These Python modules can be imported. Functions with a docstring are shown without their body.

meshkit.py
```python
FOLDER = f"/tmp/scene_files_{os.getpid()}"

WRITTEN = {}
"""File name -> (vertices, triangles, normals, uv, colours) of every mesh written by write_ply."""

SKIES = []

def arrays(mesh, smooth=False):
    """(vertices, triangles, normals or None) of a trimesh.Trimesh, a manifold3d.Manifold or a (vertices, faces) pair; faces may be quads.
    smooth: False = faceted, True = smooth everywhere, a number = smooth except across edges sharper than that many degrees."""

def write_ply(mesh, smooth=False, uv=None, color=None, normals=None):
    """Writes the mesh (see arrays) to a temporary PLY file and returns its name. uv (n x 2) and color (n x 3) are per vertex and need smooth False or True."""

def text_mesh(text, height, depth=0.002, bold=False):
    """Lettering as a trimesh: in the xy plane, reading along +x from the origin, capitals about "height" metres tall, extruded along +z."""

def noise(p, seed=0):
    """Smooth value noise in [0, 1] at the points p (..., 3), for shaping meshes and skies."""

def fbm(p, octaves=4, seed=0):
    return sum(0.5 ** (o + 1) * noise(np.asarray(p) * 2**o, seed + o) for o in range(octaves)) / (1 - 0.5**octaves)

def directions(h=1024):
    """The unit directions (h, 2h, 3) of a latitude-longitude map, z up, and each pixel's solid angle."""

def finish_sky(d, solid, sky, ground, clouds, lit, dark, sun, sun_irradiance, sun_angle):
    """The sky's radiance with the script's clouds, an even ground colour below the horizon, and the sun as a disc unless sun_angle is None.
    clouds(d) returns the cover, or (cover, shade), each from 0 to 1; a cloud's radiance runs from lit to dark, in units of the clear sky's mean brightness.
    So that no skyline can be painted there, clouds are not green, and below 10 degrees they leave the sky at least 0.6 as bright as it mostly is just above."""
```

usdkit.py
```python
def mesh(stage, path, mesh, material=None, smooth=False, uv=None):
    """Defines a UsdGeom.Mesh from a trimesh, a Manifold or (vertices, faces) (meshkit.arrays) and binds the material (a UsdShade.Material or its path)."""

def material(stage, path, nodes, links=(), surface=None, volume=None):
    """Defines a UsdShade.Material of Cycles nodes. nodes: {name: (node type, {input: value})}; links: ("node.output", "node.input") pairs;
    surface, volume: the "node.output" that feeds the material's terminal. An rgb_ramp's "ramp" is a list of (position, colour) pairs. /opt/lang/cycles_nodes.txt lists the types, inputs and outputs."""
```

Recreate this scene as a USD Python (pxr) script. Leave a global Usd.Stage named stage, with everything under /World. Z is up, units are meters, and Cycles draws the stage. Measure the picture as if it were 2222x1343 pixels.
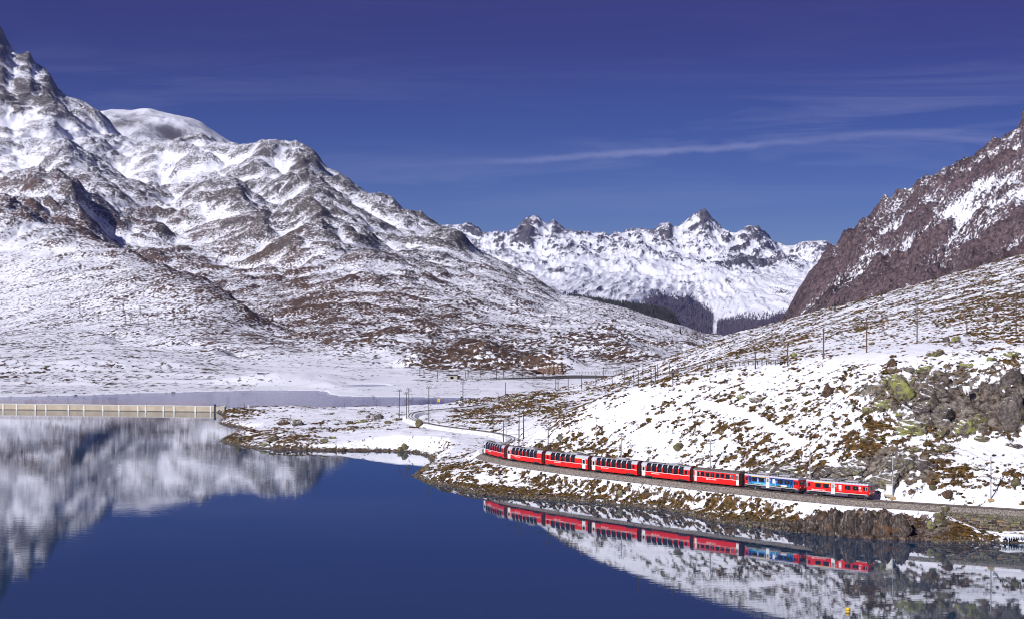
import math, random
import numpy as np, trimesh, shapely
import usdkit, meshkit
from pxr import Usd, UsdGeom, UsdLux, UsdShade, Gf, Sdf, Vt
from scipy.interpolate import PchipInterpolator, RBFInterpolator, RegularGridInterpolator
from scipy.ndimage import map_coordinates, gaussian_filter

stage = Usd.Stage.CreateInMemory()
UsdGeom.SetStageUpAxis(stage, UsdGeom.Tokens.z)
UsdGeom.SetStageMetersPerUnit(stage, 1.0)
UsdGeom.Xform.Define(stage, '/World')
UsdGeom.Scope.Define(stage, '/World/Looks')
rng = np.random.default_rng(7)
random.seed(7)

# ------------------------------------------------------------------ camera, sky, sun
F, CAMH, HOR, CX = 3800.0, 44.0, 648.0, 1111.0        # focal length and horizon in photograph pixels, eye above the lake
cam = UsdGeom.Camera.Define(stage, '/World/camera')
cam.AddTranslateOp().Set(Gf.Vec3d(0, 0, CAMH))
cam.AddRotateXOp().Set(90.0)
cam.CreateHorizontalApertureAttr(36.0)
cam.CreateVerticalApertureAttr(36.0 * 618 / 1024)
cam.CreateFocalLengthAttr(36.0 * F / 2222)
cam.CreateVerticalApertureOffsetAttr(-(671.5 - HOR) / 2222 * 36.0)
cam.CreateClippingRangeAttr(Gf.Vec2f(1.0, 60000.0))
cam.CreateExposureAttr(0.25)

SUN_AZ, SUN_EL = math.radians(180 + 38), math.radians(30)   # azimuth from +y towards +x of the direction to the sun
sun_dir = np.array([math.sin(SUN_AZ) * math.cos(SUN_EL), math.cos(SUN_AZ) * math.cos(SUN_EL), math.sin(SUN_EL)])
sun = UsdLux.DistantLight.Define(stage, '/World/sun')
sun.CreateIntensityAttr(1.2)
sun.CreateAngleAttr(0.5)
sun.CreateNormalizeAttr(True)
sun.CreateColorAttr(Gf.Vec3f(1.0, 0.965, 0.975))
zax = Gf.Vec3d(*sun_dir)
sun.AddTransformOp().Set(Gf.Matrix4d(Gf.Rotation(Gf.Vec3d(0, 0, 1), zax), Gf.Vec3d(0, 0, 0)))

sky = UsdLux.DomeLight.Define(stage, '/World/sky')
sky_mat = usdkit.material(stage, '/World/Looks/sky_material', {
    'sky': ('sky_texture', dict(sky_type='single_scattering', sun_disc=False, sun_elevation=SUN_EL, sun_rotation=math.atan2(sun_dir[0], sun_dir[1]), altitude=2300.0, air_density=0.9, aerosol_density=0.15, ozone_density=2.5)),
    'tc': ('texture_coordinate', {}),
    'sep': ('separate_xyz', {}),
    'el': ('map_range', dict(from_min=0.0, from_max=0.20, to_min=0.0, to_max=1.0, clamp=True)),
    'tint': ('rgb_ramp', {'ramp': [(0.0, (0.27, 0.31, 0.49)), (0.22, (0.185, 0.228, 0.44)), (0.5, (0.100, 0.126, 0.315)), (0.72, (0.100, 0.075, 0.235)), (0.9, (0.130, 0.070, 0.225)), (1.0, (0.130, 0.070, 0.225))]}),
    'mul': ('mix_color', dict(blend_type='multiply', fac=1.0, use_clamp=False)),
    # thin high cirrus: long bands of noise
    'map1': ('mapping', dict(rotation=(0.0, 0.11, 0.0), scale=(3.0, 3.0, 34.0))),
    'n1': ('noise_texture', dict(scale=1.7, detail=5.0, roughness=0.62, distortion=0.9)),
    'r1': ('map_range', dict(from_min=0.47, from_max=0.80, to_min=0.0, to_max=1.0, clamp=True)),
    'map2': ('mapping', dict(rotation=(0.0, -0.05, 0.3), scale=(2.0, 2.0, 16.0))),
    'n2': ('noise_texture', dict(scale=1.1, detail=3.0, roughness=0.5)),
    'r2': ('map_range', dict(from_min=0.40, from_max=0.66, to_min=0.0, to_max=1.0, clamp=True)),
    'band': ('map_range', dict(from_min=0.045, from_max=0.075, to_min=0.0, to_max=1.0, clamp=True)),
    'band2': ('map_range', dict(from_min=0.105, from_max=0.14, to_min=1.0, to_max=0.12, clamp=True)),
    'm1': ('math', dict(math_type='multiply')), 'm2': ('math', dict(math_type='multiply')), 'm3': ('math', dict(math_type='multiply')), 'm4': ('math', dict(math_type='multiply', value2=0.42)),
    # old vapour trail: a wobbly thin band of cloud
    'tn': ('noise_texture', dict(scale=16.0, detail=7.0, roughness=0.7)),
    'ta': ('math', dict(math_type='multiply_add', value2=-0.062, value3=-0.0785)),
    'tb': ('math', dict(math_type='add')),
    'tw': ('math', dict(math_type='multiply_add', value2=0.010, value3=-0.005)),
    'tc2': ('math', dict(math_type='add')),
    'tabs': ('math', dict(math_type='absolute')),
    'tr': ('map_range', dict(range_type='smoothstep', from_min=0.0, from_max=0.0030, to_min=1.0, to_max=0.0, clamp=True)),
    'tx': ('map_range', dict(range_type='smoothstep', from_min=-0.08, from_max=0.07, to_min=0.0, to_max=1.0, clamp=True)),
    'tx2': ('map_range', dict(range_type='smoothstep', from_min=0.06, from_max=0.24, to_min=1.0, to_max=0.25, clamp=True)),
    'tm1': ('math', dict(math_type='multiply')), 'tm2': ('math', dict(math_type='multiply')), 'tm3': ('math', dict(math_type='multiply', value2=0.36)), 'tm4': ('math', dict(math_type='multiply')),
    'tn2': ('map_range', dict(from_min=0.3, from_max=0.65, to_min=0.35, to_max=1.0, clamp=True)),
    'sum': ('math', dict(math_type='add', use_clamp=True)),
    'cl': ('mix_color', dict(blend_type='mix', use_clamp=False, b=(4.2, 4.3, 6.6))),
    'bg': ('background_shader', dict(strength=0.1)),
}, [('tc.generated', 'sep.vector'), ('sep.z', 'el.value'), ('el.result', 'tint.fac'), ('sky.color', 'mul.a'), ('tint.color', 'mul.b'),
    ('tc.generated', 'map1.vector'), ('map1.vector', 'n1.vector'), ('n1.fac', 'r1.value'),
    ('tc.generated', 'map2.vector'), ('map2.vector', 'n2.vector'), ('n2.fac', 'r2.value'),
    ('sep.z', 'band.value'), ('sep.z', 'band2.value'),
    ('r1.result', 'm1.value1'), ('r2.result', 'm1.value2'), ('m1.value', 'm2.value1'), ('band.result', 'm2.value2'), ('m2.value', 'm3.value1'), ('band2.result', 'm3.value2'), ('m3.value', 'm4.value1'),
    ('sep.x', 'ta.value1'), ('ta.value', 'tb.value1'), ('sep.z', 'tb.value2'), ('tc.generated', 'tn.vector'), ('tn.fac', 'tw.value1'), ('tb.value', 'tc2.value1'), ('tw.value', 'tc2.value2'), ('tc2.value', 'tabs.value1'), ('tabs.value', 'tr.value'),
    ('sep.x', 'tx.value'), ('sep.x', 'tx2.value'), ('tr.result', 'tm1.value1'), ('tx.result', 'tm1.value2'), ('tm1.value', 'tm2.value1'), ('tx2.result', 'tm2.value2'), ('tn.fac', 'tn2.value'), ('tm2.value', 'tm4.value1'), ('tn2.result', 'tm4.value2'), ('tm4.value', 'tm3.value1'),
    ('m4.value', 'sum.value1'), ('tm3.value', 'sum.value2'), ('mul.result', 'cl.a'), ('sum.value', 'cl.fac'),
    ('cl.result', 'bg.color')], surface='bg.background')
UsdShade.MaterialBindingAPI.Apply(sky.GetPrim()).Bind(sky_mat)

# ------------------------------------------------------------------ helpers
def say(prim, label=None, category=None, group=None, kind=None):
    p = prim.GetPrim() if hasattr(prim, 'GetPrim') else prim
    for k, v in (('label', label), ('category', category), ('group', group), ('kind', kind)):
        if v: p.SetCustomDataByKey(k, v)
    return p
_used = {}
def path_for(name, parent='/World'):
    key = (str(parent), name)
    n = _used.get(key, 0); _used[key] = n + 1
    return f'{parent}/{name}' if n == 0 else f'{parent}/{name}_{n:03d}'
def thing(name, label, category, loc=(0, 0, 0), rz=0.0, group=None):
    x = UsdGeom.Xform.Define(stage, path_for(name))
    x.AddTranslateOp().Set(Gf.Vec3d(*map(float, loc)))
    if rz: x.AddRotateZOp().Set(math.degrees(rz))
    say(x, label, category, group)
    return str(x.GetPath())
def obj(name, mesh, mat, parent='/World', smooth=False, **kw):
    m = usdkit.mesh(stage, path_for(name, parent), mesh, mat, smooth)
    if kw: say(m, **kw)
    return str(m.GetPath())
def cat(*ms):
    ms = [m for m in ms if m is not None]
    vs, fs, n = [], [], 0
    for m in ms:
        vs.append(np.asarray(m.vertices)); fs.append(np.asarray(m.faces) + n); n += len(vs[-1])
    return trimesh.Trimesh(np.vstack(vs), np.vstack(fs), process=False)
def box(cx, cy, cz, sx, sy, sz):
    m = trimesh.creation.box((sx, sy, sz)); m.apply_translation((cx, cy, cz)); return m
def rod(a, b, r, n=6, r2=None):
    a, b = np.asarray(a, float), np.asarray(b, float); d = b - a; L = np.linalg.norm(d); d = d / L
    t = np.array([0, 0, 1.0]) if abs(d[2]) < .9 else np.array([1.0, 0, 0])
    e1 = np.cross(d, t); e1 /= np.linalg.norm(e1); e2 = np.cross(d, e1)
    ang = np.arange(n) / n * 2 * np.pi
    c = np.cos(ang)[:, None] * e1 + np.sin(ang)[:, None] * e2
    r2 = r if r2 is None else r2
    v = np.vstack([a + c * r, b + c * r2, a[None], b[None]])
    f = []
    for i in range(n):
        j = (i + 1) % n
        f += [(i, j, n + j), (i, n + j, n + i), (2 * n, j, i), (2 * n + 1, n + i, n + j)]
    return trimesh.Trimesh(v, np.array(f)[:, ::-1], process=False)
def P(px, py, D):
    """the world point seen at pixel (px, py) of the photograph, D metres in front of the eye"""
    return np.array([(px - CX) / F * D, D, CAMH - (py - HOR) / F * D])
def G(px, py, z=0.0):
    return P(px, py, F * (CAMH - z) / (py - HOR))
def lin(pts, x):
    a = np.array(pts, float); return np.interp(x, a[:, 0], a[:, 1])
def sstep(a, b, x):
    t = np.clip((x - a) / (b - a), 0, 1); return t * t * (3 - 2 * t)
def _hash(ix, iy, seed):
    h = (ix * 374761393 + iy * 668265263 + seed * 974634477) & 0xFFFFFFFF
    h = ((h ^ (h >> 13)) * 1274126177) & 0xFFFFFFFF
    return (h ^ (h >> 16)) & 0xFFFF
def gnoise(x, y, seed=0):
    """gradient noise, about -1..1"""
    fx, fy = np.floor(x), np.floor(y); ix, iy = fx.astype(np.int64), fy.astype(np.int64); x, y = x - fx, y - fy
    u, v = x * x * x * (x * (x * 6 - 15) + 10), y * y * y * (y * (y * 6 - 15) + 10)
    out = 0
    for dx in (0, 1):
        for dy in (0, 1):
            a = _hash(ix + dx, iy + dy, seed) * (2 * np.pi / 65536)
            g = np.cos(a) * (x - dx) + np.sin(a) * (y - dy)
            out = out + g * (u if dx else 1 - u) * (v if dy else 1 - v)
    return out * 1.5
def fbm(x, y, lam, octaves=5, gain=0.5, seed=0, lac=2.03):
    s, a, tot = 0, 1.0, 0
    for o in range(octaves):
        s = s + a * gnoise(x / lam + 17.3 * o, y / lam - 9.1 * o, seed + o); tot += a; a *= gain; lam /= lac
    return s / tot
def ridged(x, y, lam, octaves=5, gain=0.5, seed=0):
    s, a, tot, w = 0, 1.0, 0, 1.0
    for o in range(octaves):
        n = 1 - np.abs(gnoise(x / lam + 7.7 * o, y / lam + 3.1 * o, seed + o)); n = n * n * w
        w = np.clip(n * 1.6, 0, 1); s = s + a * n; tot += a; a *= gain; lam /= 2.07
    return s / tot * 2 - 1

def grid_mesh(name, X, Y, Z, mat, label, attr, keep=None, kind='structure', category='terrain', tone=None):
    R, C = Z.shape
    idx = np.arange(R * C).reshape(R, C)
    a, b, c, d = idx[:-1, :-1].ravel(), idx[:-1, 1:].ravel(), idx[1:, 1:].ravel(), idx[1:, :-1].ravel()
    q = np.stack([a, b, c, d], 1)
    if keep is not None:
        k = keep.ravel()[q].any(1); q = q[k]
    f = np.vstack([q[:, [0, 1, 2]], q[:, [0, 2, 3]]])
    used = np.zeros(R * C, bool); used[f.ravel()] = True
    remap = np.cumsum(used) - 1
    v = np.stack([X.ravel(), Y.ravel(), Z.ravel()], 1)[used]
    mesh = trimesh.Trimesh(v, remap[f], process=False)
    m = usdkit.mesh(stage, path_for(name), mesh, mat, True)
    pv = UsdGeom.PrimvarsAPI(m).CreatePrimvar('cover', Sdf.ValueTypeNames.Color3fArray, 'vertex')
    pv.Set(Vt.Vec3fArray.FromNumpy(attr.reshape(-1, 3)[used].astype(np.float32)))
    if tone is not None:
        UsdGeom.PrimvarsAPI(m).CreatePrimvar('tone', Sdf.ValueTypeNames.FloatArray, 'vertex').Set(Vt.FloatArray.FromNumpy(tone.ravel()[used].astype(np.float32)))
    say(m, label, category, kind=kind)
    return m
def slope_of(X, Y, Z):
    """upward part of the unit normal of a grid"""
    P3 = np.stack([X, Y, Z], -1)
    n = np.cross(np.gradient(P3, axis=1), np.gradient(P3, axis=0))
    n /= np.maximum(np.linalg.norm(n, axis=-1, keepdims=True), 1e-9)
    n *= np.sign(n[..., 2:3])
    return n

# ------------------------------------------------------------------ materials
def plain(name, color, rough=0.6, var=0.25, scale=3.0, metallic=0.0, spec=0.5, bump=0.0, bscale=20.0):
    c = np.array(color, float)
    n = {'tc': ('texture_coordinate', {}), 'n': ('noise_texture', dict(scale=scale, detail=4.0, roughness=0.6)),
         'r': ('rgb_ramp', {'ramp': [(0.3, tuple(c * (1 - var))), (0.7, tuple(np.clip(c * (1 + var), 0, 0.95)))]}),
         'p': ('principled_bsdf', dict(roughness=rough, metallic=metallic, specular_ior_level=spec))}
    l = [('tc.object', 'n.vector'), ('n.fac', 'r.fac'), ('r.color', 'p.base_color')]
    if bump:
        n['bn'] = ('noise_texture', dict(scale=bscale, detail=3.0)); n['b'] = ('bump', dict(strength=0.6, distance=bump))
        l += [('tc.object', 'bn.vector'), ('bn.fac', 'b.height'), ('b.normal', 'p.normal')]
    return usdkit.material(stage, f'/World/Looks/{name}', n, l, surface='p.BSDF')

SNOW = (0.80, 0.815, 0.905)
def terrain_mat(name, size, veg, veg2, rock, rock2, lichen=(0.30, 0.30, 0.08), k=0.9, rot=0.0, stretch=(1.0, 0.45, 0.7), bump=0.25, snow=SNOW, sharp=0.06, dark=None):
    """snow lying over turf and rock. The mesh's cover primvar: R how bare the spot is, G how rocky, B how much lichen"""
    n = {
        'at': ('attribute', {'attribute': 'cover'}), 'sc': ('separate_color', {}),
        'g': ('geometry', {}),
        'mp': ('mapping', dict(rotation=(0.0, 0.0, rot), scale=tuple(s / size for s in stretch))),
        'n1': ('noise_texture', dict(scale=1.0, detail=7.0, roughness=0.62, distortion=0.35)),
        'ma': ('math', dict(math_type='multiply_add', value2=k, value3=-0.5 * k)),
        'ad': ('math', dict(math_type='add')),
        'bare': ('map_range', dict(range_type='smoothstep', from_min=0.5 - sharp, from_max=0.5 + sharp, to_min=0.0, to_max=1.0, clamp=True)),
        'n2': ('noise_texture', dict(scale=0.9 / size, detail=6.0, roughness=0.65)),
        'vr': ('rgb_ramp', {'ramp': [(0.38, tuple(np.array(veg) * 0.40)), (0.49, veg), (0.60, veg2)]}),
        'n3': ('noise_texture', dict(scale=0.75 / size, detail=8.0, roughness=0.7, distortion=0.6)),
        'rr': ('rgb_ramp', {'ramp': [(0.38, tuple(np.array(rock) * 0.30)), (0.48, rock), (0.59, rock2)]}),
        'n4': ('noise_texture', dict(scale=0.5 / size, detail=6.0, roughness=0.65)),
        'la': ('math', dict(math_type='multiply_add', value2=1.6, value3=-1.1)),
        'lb': ('math', dict(math_type='add')),
        'lc': ('map_range', dict(range_type='smoothstep', from_min=0.4, from_max=0.6, to_min=0.0, to_max=0.9, clamp=True)),
        'mr': ('mix_color', {}), 'ml': ('mix_color', dict(b=lichen)), 'ms': ('mix_color', dict(a=snow)),
        'bn': ('noise_texture', dict(scale=1.6 / size, detail=8.0, roughness=0.7)),
        'bh': ('math', dict(math_type='multiply_add', value2=0.85, value3=0.15)), 'bh2': ('math', dict(math_type='multiply')),
        'b': ('bump', dict(strength=1.0, distance=bump * size)),
        'p': ('principled_bsdf', dict(roughness=0.85, specular_ior_level=0.15)),
    }
    l = [('at.color', 'sc.color'), ('g.position', 'mp.vector'), ('mp.vector', 'n1.vector'), ('n1.fac', 'ma.value1'), ('ma.value', 'ad.value1'), ('sc.r', 'ad.value2'), ('ad.value', 'bare.value'),
         ('g.position', 'n2.vector'), ('n2.fac', 'vr.fac'), ('g.position', 'n3.vector'), ('n3.fac', 'rr.fac'),
         ('g.position', 'n4.vector'), ('n4.fac', 'la.value1'), ('la.value', 'lb.value1'), ('sc.b', 'lb.value2'), ('lb.value', 'lc.value'),
         ('vr.color', 'mr.a'), ('rr.color', 'mr.b'), ('sc.g', 'mr.fac'), ('mr.result', 'ml.a'), ('lc.result', 'ml.fac'),
         ('ml.result', 'ms.b'), ('bare.result', 'ms.fac'), ('ms.result', 'p.base_color'),
         ('g.position', 'bn.vector'), ('bare.result', 'bh.value1'), ('bh.value', 'bh2.value1'), ('bn.fac', 'bh2.value2'), ('bh2.value', 'b.height'), ('b.normal', 'p.normal')]
    if dark is not None:                                     # darker, wetter rock where the mesh's tone primvar says so
        n['ta'] = ('attribute', {'attribute': 'tone'}); n['dk'] = ('mix_color', dict(blend_type='multiply')); n['sm'] = ('mapping', dict(rotation=(0.5, 0.35, 0.9), scale=(2.6, 2.6, 0.45))); n['sn'] = ('noise_texture', dict(scale=0.8, detail=7.0, roughness=0.7, distortion=1.2)); n['sr'] = ('rgb_ramp', {'ramp': [(0.36, tuple(np.array(dark) * .35)), (0.48, dark), (0.62, tuple(np.array(dark) * 2.2))]})
        l = [q for q in l if q != ('ml.result', 'ms.b')]
        l += [('ml.result', 'dk.a'), ('ta.fac', 'dk.fac'), ('g.position', 'sm.vector'), ('sm.vector', 'sn.vector'), ('sn.fac', 'sr.fac'), ('sr.color', 'dk.b'), ('dk.result', 'ms.b')]
    return usdkit.material(stage, f'/World/Looks/{name}', n, l, surface='p.BSDF')

# ------------------------------------------------------------------ thin blue air
def build_haze(density=3.3e-5):
    mat = usdkit.material(stage, '/World/Looks/haze_air', {'v': ('principled_volume', dict(color=(0.30, 0.40, 1.0), density=density, anisotropy=0.2))}, [], volume='v.volume')
    b = trimesh.creation.box((6200, 10900, 1500)); b.apply_translation((-300, 4950, 450))
    obj('haze', b, mat, label='thin blue mountain air filling the whole valley', category='haze', kind='stuff')
# ------------------------------------------------------------------ railway line in plan (traced where it stands, then unprojected on its own level)
ZR = 5.5                                                     # rail head above the lake
track_px = [(2950, 1150), (2680, 1134), (2420, 1118), (2300, 1109), (2222, 1104), (2100, 1096.5), (2000, 1090), (1895, 1083.5), (1745, 1070.5), (1610, 1056), (1500, 1044.5), (1390, 1032), (1280, 1019.5), (1180, 1006.5), (1105, 995.5),
            (1070, 988), (1053, 981), (1050, 974), (1062, 967.5), (1088, 962), (1108, 956), (1114, 950), (1108, 945.5), (1090, 940), (1060, 935), (1000, 928), (950, 921), (918, 914.5), (897, 908), (889, 901), (893, 895.5), (908, 891.5), (940, 888.2), (985, 884.5), (1030, 879.5), (1065, 874)]
trk = np.array([G(x, y, ZR)[:2] for x, y in track_px])
s_ = np.r_[0, np.cumsum(np.linalg.norm(np.diff(trk, axis=0), axis=1))]
_px, _py = PchipInterpolator(s_, trk[:, 0]), PchipInterpolator(s_, trk[:, 1])
ss = np.linspace(0, s_[-1], 1600)
TR = np.stack([gaussian_filter(_px(ss), 14, mode='nearest'), gaussian_filter(_py(ss), 14, mode='nearest')], 1)
TS = np.r_[0, np.cumsum(np.linalg.norm(np.diff(TR, axis=0), axis=1))]
def track_at(s):
    p = np.array([np.interp(s, TS, TR[:, 0]), np.interp(s, TS, TR[:, 1])])
    q = np.array([np.interp(s + .3, TS, TR[:, 0]), np.interp(s + .3, TS, TR[:, 1])]) - np.array([np.interp(s - .3, TS, TR[:, 0]), np.interp(s - .3, TS, TR[:, 1])])
    return p, q / np.linalg.norm(q)
track_line = shapely.LineString(TR[::4])

# ------------------------------------------------------------------ near land: right hillside, railway bench and peninsula
shore = [(3000, 1205), (2750, 1194), (2480, 1183), (2300, 1180), (2222, 1178), (2131, 1176), (2054, 1177), (1977, 1172), (1880, 1169), (1811, 1162), (1749, 1156), (1687, 1148), (1625, 1141), (1542, 1129), (1454, 1107), (1350, 1096), (1288, 1089), (1206, 1084), (1123, 1079),
         (1040, 1073), (1000, 1060), (960, 1052), (926, 1044), (898, 1032), (904, 1027), (918, 1016), (934, 1006), (940, 1000), (925, 988), (900, 981.5), (843, 978), (731, 977), (620, 975), (570, 972.5), (536, 970), (505, 963), (480, 957), (482, 952), (497, 946),
         (520, 939), (545, 932.5), (520, 927), (490, 921), (475, 917.5), (482, 912), (490, 905), (478, 898), (468, 893), (466, 889.5), (500, 887), (560, 887), (640, 886), (720, 886), (800, 887), (880, 887), (950, 886), (1000, 880), (1030, 875), (1065, 872), (1120, 866), (1300, 858)]
land = [G(x, y)[:2] for x, y in shore] + [np.array([400, 1500.]), np.array([900, 1500.]), np.array([900, 250.])]
land_poly = shapely.Polygon(land).buffer(0)
ctrl = [  # (px, py, distance)
 (2222, 1085, 326), (2222, 1050, 329), (2222, 1010, 335), (2222, 985, 340), (2222, 965, 346), (2222, 940, 349), (2222, 880, 353), (2222, 800, 357), (2222, 765, 364), (2222, 740, 395), (2222, 650, 520), (2222, 563, 700), (2222, 570, 850), (2222, 620, 1150),
 (2450, 1096, 318), (2450, 1000, 332), (2450, 900, 346), (2450, 740, 372), (2450, 640, 450), (2450, 480, 700), (2450, 520, 1100),
 (2900, 1122, 312), (2900, 1000, 330), (2900, 860, 350), (2900, 700, 375), (2900, 560, 470), (2900, 380, 720), (2900, 430, 1100),
 (2100, 1080, 331), (2100, 1050, 334), (2100, 1000, 341), (2100, 975, 345), (2100, 955, 351), (2100, 930, 354), (2100, 870, 358), (2100, 805, 362), (2100, 770, 370), (2100, 745, 400), (2100, 670, 520), (2100, 592, 700), (2100, 605, 900), (2100, 680, 1200),
 (2000, 1076, 335), (2000, 1040, 338), (2000, 1000, 343), (2000, 960, 350), (2000, 920, 355), (2000, 850, 360), (2000, 800, 366), (2000, 768, 376), (2000, 740, 420), (2000, 680, 560), (2000, 618, 720), (2000, 632, 950), (2000, 700, 1200),
 (1900, 1072, 340), (1900, 1040, 343), (1900, 1000, 348), (1900, 940, 355), (1900, 880, 361), (1900, 830, 367), (1900, 790, 375), (1900, 755, 430), (1900, 700, 580), (1900, 645, 740), (1900, 660, 950), (1900, 720, 1200),
 (1800, 1052, 347), (1800, 1015, 351), (1800, 960, 358), (1800, 900, 366), (1800, 850, 374), (1800, 800, 384), (1800, 760, 440), (1800, 715, 600), (1800, 672, 780), (1800, 690, 1000), (1800, 740, 1200),
 (1700, 1042, 355), (1700, 1000, 361), (1700, 950, 368), (1700, 900, 376), (1700, 850, 385), (1700, 818, 392), (1700, 760, 500), (1700, 697, 800), (1700, 715, 1000), (1700, 770, 1200),
 (1600, 1030, 365), (1600, 990, 370), (1600, 940, 378), (1600, 890, 386), (1600, 840, 395), (1600, 805, 450), (1600, 770, 560), (1600, 722, 820), (1600, 740, 1050), (1600, 790, 1200),
 (1500, 1018, 375), (1500, 985, 380), (1500, 940, 387), (1500, 900, 394), (1500, 857, 402), (1500, 832, 450), (1500, 803, 560), (1500, 775, 730), (1500, 748, 920), (1500, 765, 1100), (1500, 800, 1200),
 (1400, 1008, 386), (1400, 970, 392), (1400, 930, 398), (1400, 900, 402), (1400, 876, 407), (1400, 858, 470), (1400, 845, 560), (1400, 826, 720), (1400, 812, 880), (1400, 806, 1050),
 (1300, 995, 399), (1300, 962, 405), (1300, 930, 410), (1300, 890, 417), (1300, 872, 480), (1300, 852, 600), (1300, 838, 740), (1300, 826, 900), (1300, 815, 1050),
 (1200, 985, 411), (1200, 958, 416), (1200, 931, 421), (1200, 905, 500), (1200, 872, 600), (1200, 855, 690), (1200, 842, 790), (1200, 832, 900), (1200, 820, 1050),
 (1140, 957, 427), (1140, 930, 500),
 (1120, 930, 512), (1120, 900, 555), (1120, 880, 600), (1120, 864, 670), (1120, 852, 760), (1120, 842, 850),
 (1060, 925, 525), (1060, 905, 560), (1060, 890, 595), (1060, 876, 650),
 (1000, 915, 545), (1000, 900, 580), (1000, 890, 610),
 (940, 912, 560), (940, 897, 590),
 (1020, 948, 495), (960, 938, 515), (1000, 965, 470), (1050, 1000, 422), (1000, 1012, 424), (960, 1020, 430), (930, 1025, 438),
 (960, 980, 465), (920, 962, 488), (880, 955, 500), (880, 930, 530), (860, 915, 560), (870, 900, 600), (870, 894, 640),
 (800, 960, 505), (800, 940, 530), (800, 925, 560), (800, 910, 600), (800, 892, 650), (800, 891, 662),
 (720, 955, 520), (720, 935, 545), (720, 915, 580), (720, 901, 620), (720, 887, 655),
 (640, 955, 520), (640, 930, 550), (640, 910, 590), (640, 900, 620), (640, 886, 652),
 (580, 958, 522), (580, 940, 550), (570, 915, 602), (570, 901, 632), (570, 889, 655), (520, 955, 535), (510, 948, 552), (515, 915, 612), (510, 900, 640), (520, 889, 665), (500, 890, 672)]
cw = np.array([P(*c) for c in ctrl])
tidx = np.arange(0, 1600, 14)
tp = np.c_[TR[tidx], np.full(len(tidx), ZR - 1.0)]
off_n = np.stack([-np.gradient(TR[:, 1]), np.gradient(TR[:, 0])], 1); off_n /= np.linalg.norm(off_n, axis=1, keepdims=True)
allc = np.vstack([cw, tp])
rbf = RBFInterpolator(allc[:, :2], allc[:, 2], kernel='thin_plate_spline', smoothing=2.0)
gx, gy = np.arange(-160, 560, 2.5), np.arange(290, 1300, 2.5)
GX, GY = np.meshgrid(gx, gy)
ZB = rbf(np.c_[GX.ravel(), GY.ravel()]).reshape(GX.shape)
ZB = gaussian_filter(ZB, 1.3)
f_base = RegularGridInterpolator((gy, gx), ZB, bounds_error=False, fill_value=None)
hx, hy = np.arange(-160, 560, 1.0), np.arange(290, 1300, 1.0)
HX, HY = np.meshgrid(hx, hy)
pts = shapely.points(HX.ravel(), HY.ravel())
shapely.prepare(land_poly)
edge = land_poly.exterior; shapely.prepare(edge)
SD = shapely.distance(edge, pts).reshape(HX.shape) * np.where(shapely.contains(land_poly, pts).reshape(HX.shape), 1, -1)
f_sd = RegularGridInterpolator((hy, hx), SD, bounds_error=False, fill_value=None)
shapely.prepare(track_line)
TD = shapely.distance(track_line, pts).reshape(HX.shape)
f_td = RegularGridInterpolator((hy, hx), TD, bounds_error=False, fill_value=None)

def proj(X, Y, Z):
    return CX + X / Y * F, HOR + (CAMH - Z) / Y * F
def gauss2(u, v, cu, cv, su, sv):
    return np.exp(-((u - cu) / su) ** 2 - ((v - cv) / sv) ** 2)

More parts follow.
